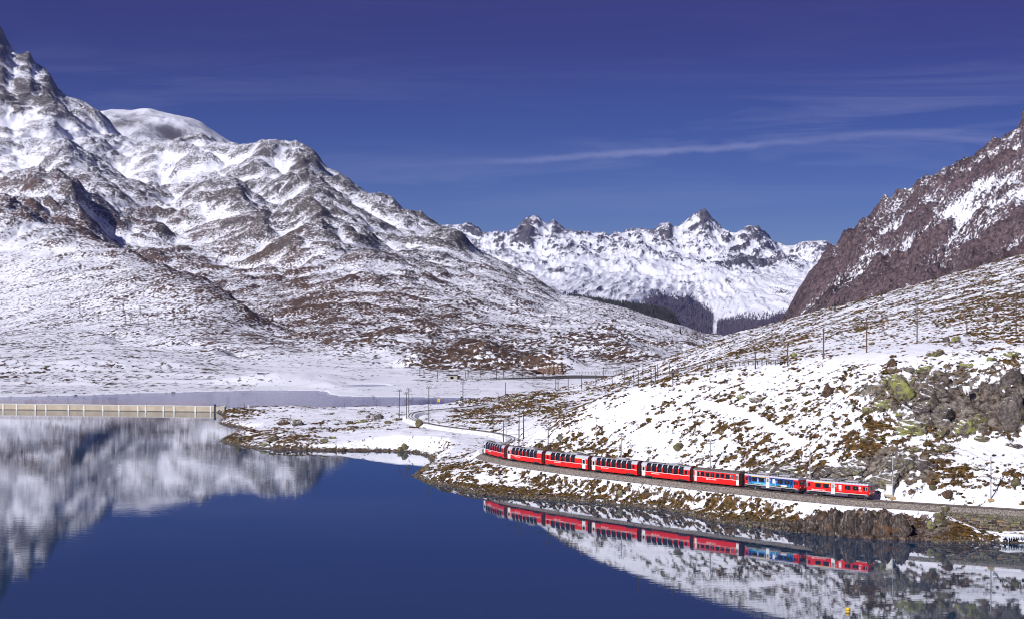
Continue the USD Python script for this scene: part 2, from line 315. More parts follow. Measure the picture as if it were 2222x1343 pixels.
# bareness of the near slopes, by regions of the hillside: (px, py, bare, rocky, lichen), interpolated between
cov_pts = np.array([
 (1650, 715, .42, .5, .0), (1800, 690, .43, .5, .05), (1950, 650, .43, .5, .05), (2150, 600, .42, .4, .05), (2222, 640, .46, .5, .05), (2050, 680, .47, .5, .08), (1900, 720, .40, .4, .05), (1750, 760, .38, .3, .0), (1600, 760, .40, .4, .05), (1500, 770, .42, .4, .05),
 (2200, 720, .45, .2, .1), (2100, 745, .30, .1, .1), (2000, 765, .18, .1, .1), (1880, 770, .15, .05, 0), (1750, 800, .25, .05, 0), (1650, 830, .28, .05, 0), (1550, 850, .30, .1, .05), (1450, 870, .28, .05, 0), (1380, 900, .10, .05, 0), (1320, 900, .12, 0, 0), (1250, 905, .3, .1, 0), (1200, 900, .48, 0, 0), (1280, 880, .36, .05, 0), (1350, 850, .36, .1, .05), (1300, 840, .36, .1, .05), (1200, 850, .38, .1, 0), (1130, 880, .50, .1, 0), (1060, 905, .55, .1, 0), (1120, 915, .34, .05, 0), (1170, 945, .12, 0, 0), (1230, 935, .42, .05, .1),
 (1180, 970, .62, .05, .1), (1250, 955, .55, .05, .1), (1260, 990, .55, .4, .1), (1330, 940, .40, .0, .0), (1420, 945, .08, 0, 0), (1400, 915, .42, .0, .05), (1500, 910, .46, .05, .05), (1560, 900, .46, .05, .05), (1480, 960, .24, .05, .05), (1560, 960, .36, .15, .1), (1450, 1000, .22, .05, .05), (1540, 1000, .35, .15, .1), (1640, 985, .44, .1, .1), (1640, 930, .46, .0, .0), (1720, 900, .46, .0, .05), (1700, 960, .40, .05, .05), (1800, 930, .46, .05, .15), (1780, 1000, .50, .2, .1), (1700, 1025, .62, .8, .2), (1850, 1020, .60, .7, .25), (1800, 1040, .58, .7, .2), (1620, 1025, .50, .4, .1),
 (1850, 880, .38, .2, .3), (1880, 850, .55, .7, .6), (1960, 840, .66, .7, .7), (2050, 860, .68, .62, .4), (2150, 850, .68, .62, .3), (2215, 880, .74, .8, .25), (2180, 930, .66, .55, .5), (2020, 925, .66, .6, .6), (1950, 900, .55, .6, .7), (2100, 945, .52, .7, .5), (1930, 790, .32, .4, .6), (2000, 800, .45, .5, .6), (2100, 800, .34, .4, .4), (2200, 780, .30, .3, .4), (2150, 770, .22, .3, .4),
 (1950, 960, .40, .2, .3), (1900, 950, .45, .1, .2), (2050, 985, .45, .4, .4), (2150, 975, .10, .1, .1), (2200, 960, .30, .6, .4), (2222, 985, .1, .1, .1), (1960, 1000, .64, .8, .2), (1920, 1030, .66, .8, .2), (1990, 1040, .56, .6, .2), (2080, 1030, .50, .05, .05), (2180, 1030, .48, .05, .1), (2222, 1060, .44, .05, .05), (2090, 1070, .34, 0, 0), (2180, 1085, .15, 0, 0),
 (1100, 1010, .62, .0, .0), (1060, 1003, .52, 0, 0), (1180, 1022, .64, 0, 0), (1280, 1036, .58, 0, 0), (1400, 1050, .62, 0, 0), (1480, 1062, .66, 0, 0), (1560, 1072, .72, 0, 0), (1640, 1082, .52, 0, 0), (1720, 1092, .34, .05, 0), (1800, 1100, .2, 0, 0), (1900, 1098, .15, 0, 0), (1980, 1105, .15, 0, 0), (2030, 1110, .3, .3, .2),
 (1050, 1035, .28, 0, 0), (1120, 1050, .34, 0, 0), (1220, 1060, .46, .05, 0), (1320, 1070, .46, .05, .05), (1420, 1085, .50, .05, .05), (1520, 1095, .54, .05, .05), (1600, 1105, .58, .1, .05), (1680, 1115, .60, .15, .05), (1740, 1120, .54, .3, .05), (1760, 1140, .74, .9, .1), (1680, 1138, .64, .5, .1), (1600, 1130, .60, .25, .1), (1500, 1115, .62, .3, .1), (1400, 1098, .62, .4, .1), (1250, 1082, .58, .4, .05), (1100, 1072, .62, .4, .05), (980, 1050, .54, .4, .1), (960, 1020, .46, .2, .1), (1000, 1030, .50, .1, .0), (1010, 1000, .44, .1, .0),
 (1800, 1130, .92, 1., .05), (1880, 1130, .92, 1., .05), (1960, 1135, .92, 1., .1), (2000, 1150, .85, .9, .2), (2040, 1140, .72, .8, .6), (2080, 1160, .74, .1, .2), (2150, 1165, .66, .1, .1), (2222, 1165, .70, .1, .1),
 (950, 985, .46, .4, .05), (935, 964, .42, .1, 0), (985, 962, .36, .05, 0), (1005, 980, .40, .1, 0), (900, 970, .34, .15, .05), (860, 975, .46, .2, .05), (800, 970, .40, .15, .1), (720, 968, .40, .1, .05), (640, 972, .58, .1, .05), (580, 965, .54, .3, .1), (520, 958, .62, .4, .2), (495, 952, .62, .4, .1), (560, 945, .44, .2, .1), (640, 945, .50, .1, .1), (720, 940, .14, 0, 0), (800, 950, .14, 0, 0), (850, 950, .14, 0, 0), (700, 925, .52, .0, 0), (640, 925, .30, .1, .1), (760, 922, .50, 0, 0), (820, 932, .30, 0, 0), (880, 925, .34, .05, .1), (900, 945, .16, 0, 0), (950, 940, .12, 0, 0), (1010, 955, .12, 0, 0), (1040, 970, .36, .0, 0), (990, 975, .22, .1, 0),
 (600, 905, .30, .0, .0), (560, 915, .14, 0, 0), (540, 895, .48, .0, 0), (510, 890, .46, .1, 0), (600, 885, .28, 0, 0), (660, 884, .4, 0, 0), (720, 888, .30, 0, 0), (800, 890, .30, 0, 0), (860, 897, .14, 0, 0), (750, 905, .08, 0, 0), (680, 905, .14, 0, 0), (830, 912, .3, .1, .1), (900, 915, .46, .1, 0), (950, 900, .06, 0, 0), (980, 905, .5, 0, 0), (1000, 918, .55, 0, 0), (940, 912, .3, 0, 0),
], float)
f_cov = RBFInterpolator(cov_pts[:, :2] * [1, 2.0], cov_pts[:, 2:], kernel='linear', smoothing=0.0, neighbors=24)
cu, cv = np.arange(400, 2620, 8.0), np.arange(480, 1240, 4.0)
CU, CV = np.meshgrid(cu, cv)
CC = np.clip(f_cov(np.c_[CU.ravel(), CV.ravel() * 2.0]).reshape(CU.shape + (3,)), 0, 1)
f_cc = RegularGridInterpolator((cv, cu), CC, bounds_error=False, fill_value=None)
_cover_cache = {}

crag = lambda u, v: np.clip(gauss2(u, v, 2060, 870, 130, 75) + gauss2(u, v, 2215, 880, 70, 100) + 0.8 * gauss2(u, v, 1960, 1010, 70, 35) + 0.7 * gauss2(u, v, 1830, 1030, 130, 20) + 0.6 * gauss2(u, v, 1940, 850, 60, 40) + gauss2(u, v, 1880, 1135, 150, 26) + 0.5 * gauss2(u, v, 1250, 990, 60, 14), 0, 1)
WALL0, WALL1 = 2046.0, 2420.0
def near_height(X, Y):
    q = np.stack([Y, X], -1)
    z = f_base(q); sd = f_sd(q); td = f_td(q)
    u, v = proj(X, Y, z)
    A = sstep(2.5, 9, td) * sstep(0, 5, sd)
    wx, wy = X + 3 * fbm(X, Y, 30, 2, seed=31), Y + 3 * fbm(X, Y, 30, 2, seed=32)
    far = sstep(480, 1000, Y)
    flat = 1 - 0.75 * gauss2(u, v, 1900, 770, 250, 18)
    z = z + A * flat * ((0.9 * (1 + 1.2 * far) + 0.5 * gauss2(u, v, 930, 950, 120, 30)) * fbm(wx, wy, 22, 4, seed=1) + 0.30 * (1 + far) * fbm(wx * 0.8 + wy * 0.6, (wy * 0.8 - wx * 0.6) * 0.6, 6.0, 4, seed=5))
    c = crag(u, v)
    # jointed rock: tilted slabs with steps
    sl = (X * 0.62 + Y * 0.35) + 1.6 * fbm(X, Y, 9, 4, seed=11)
    saw = (sl / 3.1) % 1.0
    step = (np.minimum(saw / 0.8, (1 - saw) / 0.2) - 0.5)
    sl2 = (X * -0.3 + Y * 0.75) + 1.4 * fbm(X, Y, 7, 3, seed=14)
    saw2 = (sl2 / 5.3) % 1.0
    step2 = (np.minimum(saw2 / 0.75, (1 - saw2) / 0.25) - 0.5)
    z = z + c * sstep(2.2, 4.5, td) * sstep(-.2, 1.0, sd) * (0.95 * step + 1.5 * step2 + 1.7 * ridged(wx, wy, 11, 5, seed=21) + 0.3)
    # upright folded rock of the shore cliff
    cf = sstep(1715, 1790, u) * (1 - sstep(1992, 2020, u)) * sstep(1095, 1112, v) * sstep(2.6, 4, td)
    rib = ridged(X * 1.0 + 1.2 * fbm(X, Y, 4, 3, seed=17), Y * 0.25, 2.6, 4, gain=.6, seed=18)
    z = z + cf * (0.45 * rib - 0.2)
    # shore
    cliff = sstep(1735, 1790, u) * (1 - sstep(1985, 2020, u))
    sl_ = 0.55 + 0.35 * fbm(X, Y, 14, 2, seed=41) + 3.2 * cliff
    sdn = sd + (0.5 + 0.5 * cliff) * fbm(X, Y, 5.0, 4, seed=42) + cliff * (0.55 * ridged(X + fbm(X, Y, 4, 3, seed=17), Y * .3, 2.4, 4, gain=.7, seed=18))
    cap = np.where(sdn > 0, 0.04 + sl_ * sdn + 0.8 * np.maximum(sdn - 4, 0), 0.35 * sdn)
    z = np.where(sd > 0, np.maximum(z, 0.5), z)
    k = 0.35
    hh = np.clip(0.5 + 0.5 * (cap - z) / k, 0, 1)
    z = cap * (1 - hh) + z * hh - k * hh * (1 - hh)
    z = np.where(sdn <= 0, np.minimum(cap, -0.02), z)
    # railway bench
    b = 1 - sstep(2.3, 4.9, td)
    zb = ZR - 1.1
    z = z * (1 - b) + np.minimum(zb, np.where(sd > 0, zb, z)) * b
    # ground drops in front of the retaining wall
    return z, sd, td, u, v
def wall_front(u, Y):
    return Y < np.interp(u, [1990, WALL0, 2222, WALL1], [0, 1, 1, 1]) * 0
uu = np.arange(452, 2900, 2.6)
dd = [302.0]
while dd[-1] < 1215:
    d = dd[-1]; dd.append(d + np.interp(d, [300, 312, 314, 328, 331, 345, 420, 430, 450, 600, 900, 1215], [.5, .4, .13, .13, .27, .28, .34, .5, .75, 1.3, 2.6, 4.8]))
dd = np.array(dd)
XN = (uu[None, :] - CX) / F * dd[:, None]; YN = np.repeat(dd[:, None], len(uu), 1)
ZN, SDN, TDN, UN, VN = near_height(XN, YN)
# retaining wall line: dry-stone wall below the track at the right
wall_s = np.linspace(np.interp(WALL1, [p[0] for p in track_px[::-1]], s_[::-1]), np.interp(WALL0, [p[0] for p in track_px[::-1]], s_[::-1]), 60)
WL = []
for s in wall_s:
    p, t = track_at(s); n = np.array([-t[1], t[0]])
    if n[1] > 0: n = -n
    WL.append(p + n * 2.75)
WL = np.array(WL)
wy_at = lambda X: np.interp(X, np.sort(WL[:, 0]), WL[np.argsort(WL[:, 0]), 1])
UW = CX + XN / YN * F
front = (UW > WALL0 - 4) & (YN < wy_at(XN) + 0.15) & (XN > WL[:, 0].min())
base_z = np.interp(UW, [WALL0 - 10, WALL0, 2075, 2120, 2160, 2222, 2300, 2500], [4.6, 4.2, 3.2, 1.9, 1.5, 2.1, 2.3, 2.3]) + 0.25 * fbm(XN, YN, 4, 3, seed=77)
dist_wall = wy_at(XN) - YN
ZN = np.where(front, np.minimum(ZN, np.maximum(base_z - 0.28 * np.maximum(dist_wall, 0), np.minimum(ZN, 0.1))), ZN)
nN = slope_of(XN, YN, ZN)
ccn = f_cc(np.stack([np.clip(VN, 480, 1236), np.clip(UN, 400, 2612)], -1))
def near_cover(X, Y, u, v, cc, nz, td, sd):
    a_, s_ = X * .78 - Y * .62, (X * .62 + Y * .78) * 1.15            # along the contours, and up the slope
    al, ac = a_ * .80 + s_ * .60, s_ * .80 - a_ * .60                  # tufts lean up to the right
    w = sstep(420, 560, Y)
    n1 = 0.85 * fbm(al / 2.1, ac, 1.5, 4, gain=0.66, seed=51) + 0.38 * fbm(al / 1.6, ac, 5.5, 3, seed=55)
    n2 = 0.85 * fbm(al / 2.1, ac, 3.2, 4, gain=0.66, seed=52) + 0.38 * fbm(al / 1.6, ac, 11, 3, seed=56)
    n = n1 * (1 - w) + n2 * w + 0.20 * fbm(X, Y, 18, 3, seed=57)
    bare = 0.07 + 0.90 * cc[..., 0] + 0.62 * n + 0.25 * np.clip(0.88 - nz, 0, 0.5)
    rocky = np.clip(cc[..., 1] + 0.35 * fbm(X, Y, 9, 3, seed=61) + 1.2 * np.clip(0.72 - nz, 0, .5), 0, 1)
    rocky = sstep(0.3, 0.7, rocky)
    # wave-washed stones along the water
    wash = np.exp(-np.clip(sd, 0, None) / 0.8)
    bare = np.maximum(bare, (0.2 + 0.75 * wash) * (wash > 0.05)); rocky = np.maximum(rocky, 0.85 * sstep(0.3, 0.7, wash))
    # footpath trodden in the snow
    pd = path_dist(u, v)
    bare = bare - 0.9 * np.exp(-(pd / 6.0) ** 2)
    bare = bare * (1 - 0.75 * np.exp(-np.clip(td - 2.4, 0, None) / 1.2) * (td < 6) * 0.8)
    return np.stack([np.clip(bare, 0, 1), rocky, np.clip(cc[..., 2] + 0.2 * fbm(X, Y, 6, 2, seed=66), 0, 1)], -1)
path_line = shapely.LineString([(1520, 876), (1560, 886), (1600, 897), (1650, 912), (1690, 930), (1712, 948), (1735, 962)])
def path_dist(u, v):
    m = (u > 1480) & (u < 1780) & (v > 850) & (v < 990)
    out = np.full(u.shape, 999.0); out[m] = shapely.distance(path_line, shapely.points(u[m], v[m])); return out
covN = near_cover(XN, YN, UN, VN, ccn, nN[..., 2], TDN, SDN)
# turf stands a little above the snow it breaks
ZN = ZN + np.where(SDN > 0.5, 0.22, 0.05) * sstep(0.42, 0.62, covN[..., 0]) * sstep(2.4, 4, TDN)
toneN = np.clip(sstep(1700, 1780, UN) * (1 - sstep(2000, 2040, UN)) * sstep(1094, 1112, VN) + 0.55 * gauss2(UN, VN, 2100, 870, 160, 60) * (fbm(XN, YN, 9, 3, seed=67) > -.1) + 0.8 * np.exp(-np.clip(SDN, 0, None) / 0.5) * (SDN > -1), 0, 1)
near_mat = terrain_mat('near_ground', 1.0, veg=(0.070, 0.042, 0.016), veg2=(0.155, 0.090, 0.030), rock=(0.095, 0.078, 0.066), rock2=(0.22, 0.195, 0.168), lichen=(0.235, 0.235, 0.075), k=1.3, rot=-0.98, stretch=(1.0, 0.5, 1.0), bump=0.22, sharp=0.06, snow=SNOW, dark=(0.52, 0.44, 0.42))
grid_mesh('ground', XN, YN, ZN, near_mat, 'snow patched brown hillside, railway bench and low peninsula beside the lake', covN, keep=ZN > -1.2, tone=toneN)

f_zn_rows = dd; f_zn_cols = uu
def hit(px, py, dmin=300.0, dmax=1210.0):
    """where the line of sight through a pixel first meets the near land"""
    c = int(np.clip(round((px - uu[0]) / 2.6), 0, len(uu) - 1))
    v = HOR + (CAMH - ZN[:, c]) / dd * F
    ok = (v <= py) & (dd >= dmin) & (dd <= dmax) & (ZN[:, c] > -0.3)
    i = int(np.argmax(ok)) if ok.any() else int(np.argmin(np.where((dd >= dmin) & (dd <= dmax), np.abs(v - py), 1e9)))
    D = dd[i]
    if 0 < i and v[i - 1] > py > v[i] - 1e-6:
        t = (v[i - 1] - py) / max(v[i - 1] - v[i], 1e-6); D = dd[i - 1] + t * (dd[i] - dd[i - 1])
    return np.array([(px - CX) / F * D, D, float(np.interp(D, dd, ZN[:, c]))])
def ground_z(x, y):
    c = np.clip((CX + x / y * F - uu[0]) / 2.6, 0, len(uu) - 1); r = np.interp(y, dd, np.arange(len(dd)))
    return map_coordinates(ZN, [np.atleast_1d(r), np.atleast_1d(c)], order=1)

# ------------------------------------------------------------------ mountains: each is a grid over bearing and distance
def key_surface(curves, cols, rows):
    """curves: list of ([(px, py, D) ...]) from near to far; returns heights on the grid, smooth along each bearing"""
    Dk, Zk = [], []
    for c in curves:
        a = np.array(c, float)
        z = CAMH - (a[:, 1] - HOR) / F * a[:, 2]
        Dk.append(PchipInterpolator(a[:, 0], a[:, 2], extrapolate=True)(np.clip(cols, a[0, 0], a[-1, 0])))
        Zk.append(PchipInterpolator(a[:, 0], z, extrapolate=True)(np.clip(cols, a[0, 0], a[-1, 0])))
    Dk, Zk = np.array(Dk), np.array(Zk)
    for i in range(1, len(Dk)): Dk[i] = np.maximum(Dk[i], Dk[i - 1] + 15)
    Z = np.empty((len(rows), len(cols)))
    for j in range(len(cols)):
        Z[:, j] = PchipInterpolator(Dk[:, j], Zk[:, j])(np.clip(rows, Dk[0, j], Dk[-1, j]))
    return Z, Dk, Zk

# --- left mountain, the plain before it and the pass
far_shore = [(-420, 866), (0, 861.5), (100, 859), (200, 857), (300, 853), (450, 849), (560, 847), (690, 847), (708, 849), (716, 855), (735, 859), (800, 860), (1000, 862), (1022, 862), (1040, 864), (1065, 869), (1120, 864), (1300, 845), (1700, 830)]
ul = np.arange(-400, 1660, 3.0)
RD = lambda d: d if d < 1200 else 1200 + (d - 1200) * 2.45       # the ridges lie well back from the lake
dl = [690.0]
while dl[-1] < RD(3300):
    d = dl[-1]; dl.append(d + np.interp(d, [690, 900, 1100, 1300, 2000, 5150, 5900], [3.0, 4.5, 4.5, 5.0, 6.5, 7.0, 40]))
dl = np.array(dl)
sd_l = F * CAMH / (lin(far_shore, ul) - HOR)
K0 = [(x, y, F * CAMH / (y - HOR)) for x, y in far_shore]
K0b = [(x, y - 3, F * CAMH / (y - HOR) + 14) for x, y in far_shore]
K1 = [(-420, 806, 1000), (0, 806, 990), (200, 806, 990), (400, 812, 970), (600, 817, 960), (760, 822, 950), (900, 822, 955), (1000, 820, 965), (1100, 818, 980), (1300, 815, 1000), (1450, 808, 1010), (1660, 800, 1030)]
K2 = [(-420, 770, 1150), (0, 772, 1140), (200, 768, 1140), (400, 780, 1110), (600, 795, 1080), (800, 805, 1050), (900, 806, 1050), (1000, 806, 1060), (1100, 806, 1075), (1250, 803, 1090), (1400, 796, 1110), (1660, 790, 1140)]
K3 = [(-420, 712, 1420), (0, 722, 1350), (100, 716, 1340), (200, 716, 1330), (350, 738, 1270), (500, 752, 1230), (640, 772, 1170), (800, 789, 1120), (900, 795, 1110), (1000, 795, 1120), (1160, 795, 1130), (1250, 790, 1150), (1400, 780, 1200), (1660, 780, 1240)]
K4 = [(-420, 420, 1900), (0, 485, 1740), (100, 512, 1700), (200, 544, 1650), (270, 580, 1600), (330, 615, 1560), (430, 645, 1490), (520, 690, 1400), (580, 722, 1330), (650, 752, 1250), (800, 760, 1200), (900, 768, 1180), (1000, 764, 1190), (1100, 766, 1200), (1200, 758, 1230), (1300, 748, 1270), (1400, 755, 1290), (1500, 758, 1320), (1660, 770, 1340)]
K5 = [(-420, 430, 2000), (0, 480, 1830), (100, 520, 1790), (200, 556, 1740), (270, 592, 1690), (330, 624, 1640), (430, 648, 1570), (520, 688, 1480), (580, 708, 1420), (650, 728, 1340), (800, 726, 1290), (900, 730, 1270), (1000, 728, 1280), (1100, 730, 1290), (1200, 722, 1330), (1300, 715, 1360), (1400, 728, 1380), (1500, 742, 1400), (1660, 762, 1440)]
K6 = [(-420, 330, 2200), (0, 425, 2030), (150, 440, 2000), (300, 500, 1960), (420, 560, 1880), (520, 590, 1800), (650, 610, 1700), (800, 640, 1560), (900, 655, 1520), (1000, 670, 1480), (1100, 690, 1460), (1200, 696, 1460), (1300, 690, 1500), (1400, 705, 1500), (1500, 732, 1500), (1660, 756, 1540)]
K7 = [(-420, 190, 2500), (0, 335, 2320), (120, 328, 2300), (250, 375, 2260), (400, 405, 2220), (550, 415, 2180), (640, 405, 2140), (740, 450, 2060), (850, 530, 1950), (1000, 600, 1800), (1100, 632, 1720), (1160, 655, 1680), (1220, 672, 1660), (1300, 676, 1680), (1400, 700, 1660), (1500, 726, 1640), (1660, 752, 1660)]
K8 = [(-420, -60, 2960), (-100, 15, 2860), (0, 80, 2800), (28, 122, 2780), (62, 130, 2760), (76, 152, 2740), (105, 166, 2720), (128, 200, 2700), (150, 218, 2680), (190, 232, 2660), (215, 252, 2640), (260, 300, 2600), (320, 318, 2560), (380, 316, 2540), (420, 314, 2530), (500, 328, 2500), (560, 334, 2470), (600, 329, 2450), (640, 330, 2440), (680, 345, 2420), (712, 378, 2400), (735, 386, 2380), (790, 420, 2350), (850, 446, 2310), (900, 472, 2270), (960, 498, 2230), (1000, 514, 2200), (1028, 542, 2180), (1060, 560, 2150), (1100, 578, 2110), (1150, 598, 2060), (1190, 622, 2010), (1222, 642, 1970), (1262, 646, 1930), (1300, 656, 1890), (1350, 668, 1860), (1400, 684, 1830), (1440, 698, 1800), (1500, 716, 1770), (1545, 738, 1760), (1600, 760, 1760), (1660, 770, 1760)]
K3, K4, K5, K6, K7, K8 = [[(x, y, RD(D)) for x, y, D in K] for K in (K3, K4, K5, K6, K7, K8)]
K9 = [(x, HOR + (y - HOR) * .9 + 12, D * 1.12) for x, y, D in K8]
K10 = [(x, 720 + 30 * (x > 800), RD(3290)) for x, y, D in K8]
ZL, DkL, ZkL = key_surface([K0, K0b, K1, K2, K3, K4, K5, K6, K7, K8, K9, K10], ul, dl)
XL = (ul[None, :] - CX) / F * dl[:, None]; YL = np.repeat(dl[:, None], len(ul), 1)
kk = lambda i: DkL[i][None, :]
mtn = sstep(0, 1, (YL - kk(4)) / (kk(5) - kk(4) + 30))           # 0 on the plain, 1 on the mountain
sky_g = np.exp(-((YL - kk(9)) / 230.0) ** 2)
XS, YS = XL / 1.8, YL / 1.8
wx = XS + 60 * fbm(XS, YS, 330, 3, seed=3); wy = YS + 60 * fbm(XS, YS, 330, 3, seed=4)
leftness = sstep(1150, 500, np.repeat(ul[None, :], len(dl), 0))
big = -17 * ridged(wx * 0.9 + wy * 0.35, wy * 0.9 - wx * 0.35, 280, 2, seed=6) - 9 * ridged(wx, wy, 120, 2, seed=8)
mid = -4.5 * ridged(wx, wy * 0.8, 58, 2, seed=9) - 2.2 * ridged(wx, wy, 27, 3, seed=10) + 2.0 * fbm(wx, wy, 30, 4, seed=12)
fine = 1.9 * ridged(XS, YS, 19, 5, gain=0.68, seed=15)
rise = np.clip((ZL + 5) / 240, 0.12, 1.0)
def saw_hump(lam, ax, ay, seed, w=1.3):
    c = (XS * ax + YS * ay) / lam + w * fbm(XS, YS, lam * 2.2, 3, seed=seed); fr = c - np.floor(c)
    up_ = np.where(fr < .70, fr / .70, (1 - fr) / .30); return up_ * up_ * (3 - 2 * up_) * (0.35 + 0.9 * sstep(-.35, .45, fbm(XS, YS, lam * 1.7, 2, seed=seed + 5)))
def ledge(lam, ax, ay, seed, amp):
    """rock steps: steep on the valley side, level behind"""
    c = (XS * ax + YS * ay) / lam + 1.15 * fbm(XS, YS, lam * 1.8, 4, gain=.6, seed=seed); fr = c - np.floor(c)
    return amp * sstep(-.12, .30, fbm(XS, YS, lam * 2.4, 3, seed=seed + 9)) * (np.where(fr < .24, fr / .24, 1 - (fr - .24) / .76) - .4)
led = ledge(85, -.30, .95, 301, 7) + ledge(40, .40, .90, 311, 5.5) + ledge(18, -.45, .88, 321, 3.0)
tsp = (YL - kk(3)) / np.maximum(kk(4) - kk(3), 20)                 # 0 at the foot of the left spur, 1 on its crest
spur = sstep(.10, .7, tsp) * (1 - sstep(.9, 1.25, tsp)) * (sstep(120, 300, ul) * (1 - sstep(500, 620, ul)))[None, :]
cs = (XS * .93 + YS * .36) / 28 + 0.6 * fbm(XS, YS, 70, 3, seed=221); fs = cs - np.floor(cs)
ribs = np.where(fs < .66, fs / .66, (1 - fs) / .34)
ZL = ZL + 1.8 * mtn * (rise * (1 - 0.94 * sky_g) * big * (0.55 + 0.45 * leftness) + np.sqrt(rise) * (1 - 0.8 * sky_g) * mid + (0.35 + 0.65 * rise) * fine
    + (1 - .93 * sky_g) * (9 * rise * saw_hump(105, .93, .36, 201) + 3.2 * np.sqrt(rise) * saw_hump(44, .95, -.3, 211)) + np.sqrt(rise) * (1 - .75 * sky_g) * led) + 9 * spur * (ribs - .45) * (.5 + sstep(-.3, .4, fbm(XS, YS, 60, 2, seed=225)))
def shoulder(p1, p2, h, wl, wr):
    """a rib running down the slope: gentle on its left, steep on its right"""
    a, b = np.array([(p1[0] - CX) / F * p1[1], p1[1]]), np.array([(p2[0] - CX) / F * p2[1], p2[1]]); d = b - a; L = np.linalg.norm(d); d = d / L
    ex, ey = XL - a[0], YL - a[1]; t = (ex * d[0] + ey * d[1]) / L; wob = 16 * fbm(XL, YL, 110, 3, seed=231) + 5 * fbm(XL, YL, 30, 3, seed=232)
    s = (ex * (-d[1]) + ey * d[0]) + wob                              # positive to the right of the falling line
    env = sstep(-.12, .18, t) * (1 - sstep(.8, 1.12, t))
    return h * env * np.where(s < 0, np.clip(1 + s / wl, 0, 1) ** 1.4, np.clip(1 - s / wr, 0, 1))
ZL = ZL + shoulder((255, 2330), (385, 1640), 17, 190, 62) + shoulder((405, 2080), (545, 1560), 13, 150, 55) + shoulder((640, 3300), (720, 2700), 26, 150, 36) + shoulder((500, 3500), (590, 2900), 24, 160, 34) + shoulder((130, 3200), (230, 2600), 26, 170, 38)
pl = (1 - mtn) * sstep(0, 60, YL - kk(0))
ZL = ZL + pl * (1.6 * fbm(XL, YL, 120, 3, seed=24) + 1.1 * ridged(XL * 0.6, YL * 1.2, 55, 4, seed=25) + 0.25)
# knolls on the valley floor: (px, D, half width m, half depth m, height)
for (a, D, sx, sy, h_) in [(905, 1120, 12, 28, 7), (1000, 1125, 26, 32, 10.5), (1090, 1120, 20, 30, 9), (1195, 1098, 15, 24, 9.5), (1235, 1105, 12, 24, 5), (1310, 1280, 34, 60, 12), (1385, 1200, 16, 30, 6), (570, 905, 26, 22, 2.6), (650, 930, 30, 30, 3.4), (720, 870, 12, 14, 1.4), (120, 1010, 60, 30, 3.5), (320, 1040, 50, 34, 3.2), (-150, 1020, 60, 40, 4)]:
    x0 = (a - CX) / F * D; wob = 1 + 0.35 * fbm(XL, YL, 22, 3, seed=28)
    ZL = ZL + h_ * np.exp(-(((XL - x0) / sx) ** 2 + ((YL - D) / sy) ** 2) ** 1.4) * wob
# pond basin
pd_ = np.sqrt((((ul[None, :] - CX) / F * YL - (795 - CX) / F * 885) / 13.5) ** 2 + ((YL - 887) / 17.0) ** 2) + 0.12 * fbm(XL, YL, 12, 3, seed=35)
ZL = np.where(pd_ < 1.6, ZL * sstep(0.95, 1.6, pd_) + (0.55 - 0.9 * (1 - sstep(0.6, 1.05, pd_))) * (1 - sstep(0.95, 1.6, pd_)), ZL)
sdl = YL - sd_l[None, :]
sdl = sdl + 5 * fbm(XL, YL, 26, 4, seed=36)
ZL = np.where(sdl < 0, -0.6 - 0.02 * -sdl, np.minimum(ZL + 0.25, 0.06 + 0.10 * sdl + 0 * ZL) * (sdl < 40) + ZL * (sdl >= 40))
ZL = np.where((sdl > 12) & (pd_ > 1.25) & (YL < 1240), np.maximum(ZL, 0.35 + 0.2 * fbm(XL, YL, 20, 3, seed=37)), ZL)
nL = slope_of(XL, YL, ZL)
U2 = np.repeat(ul[None, :], len(dl), 0); V2 = HOR + (CAMH - ZL) / YL * F
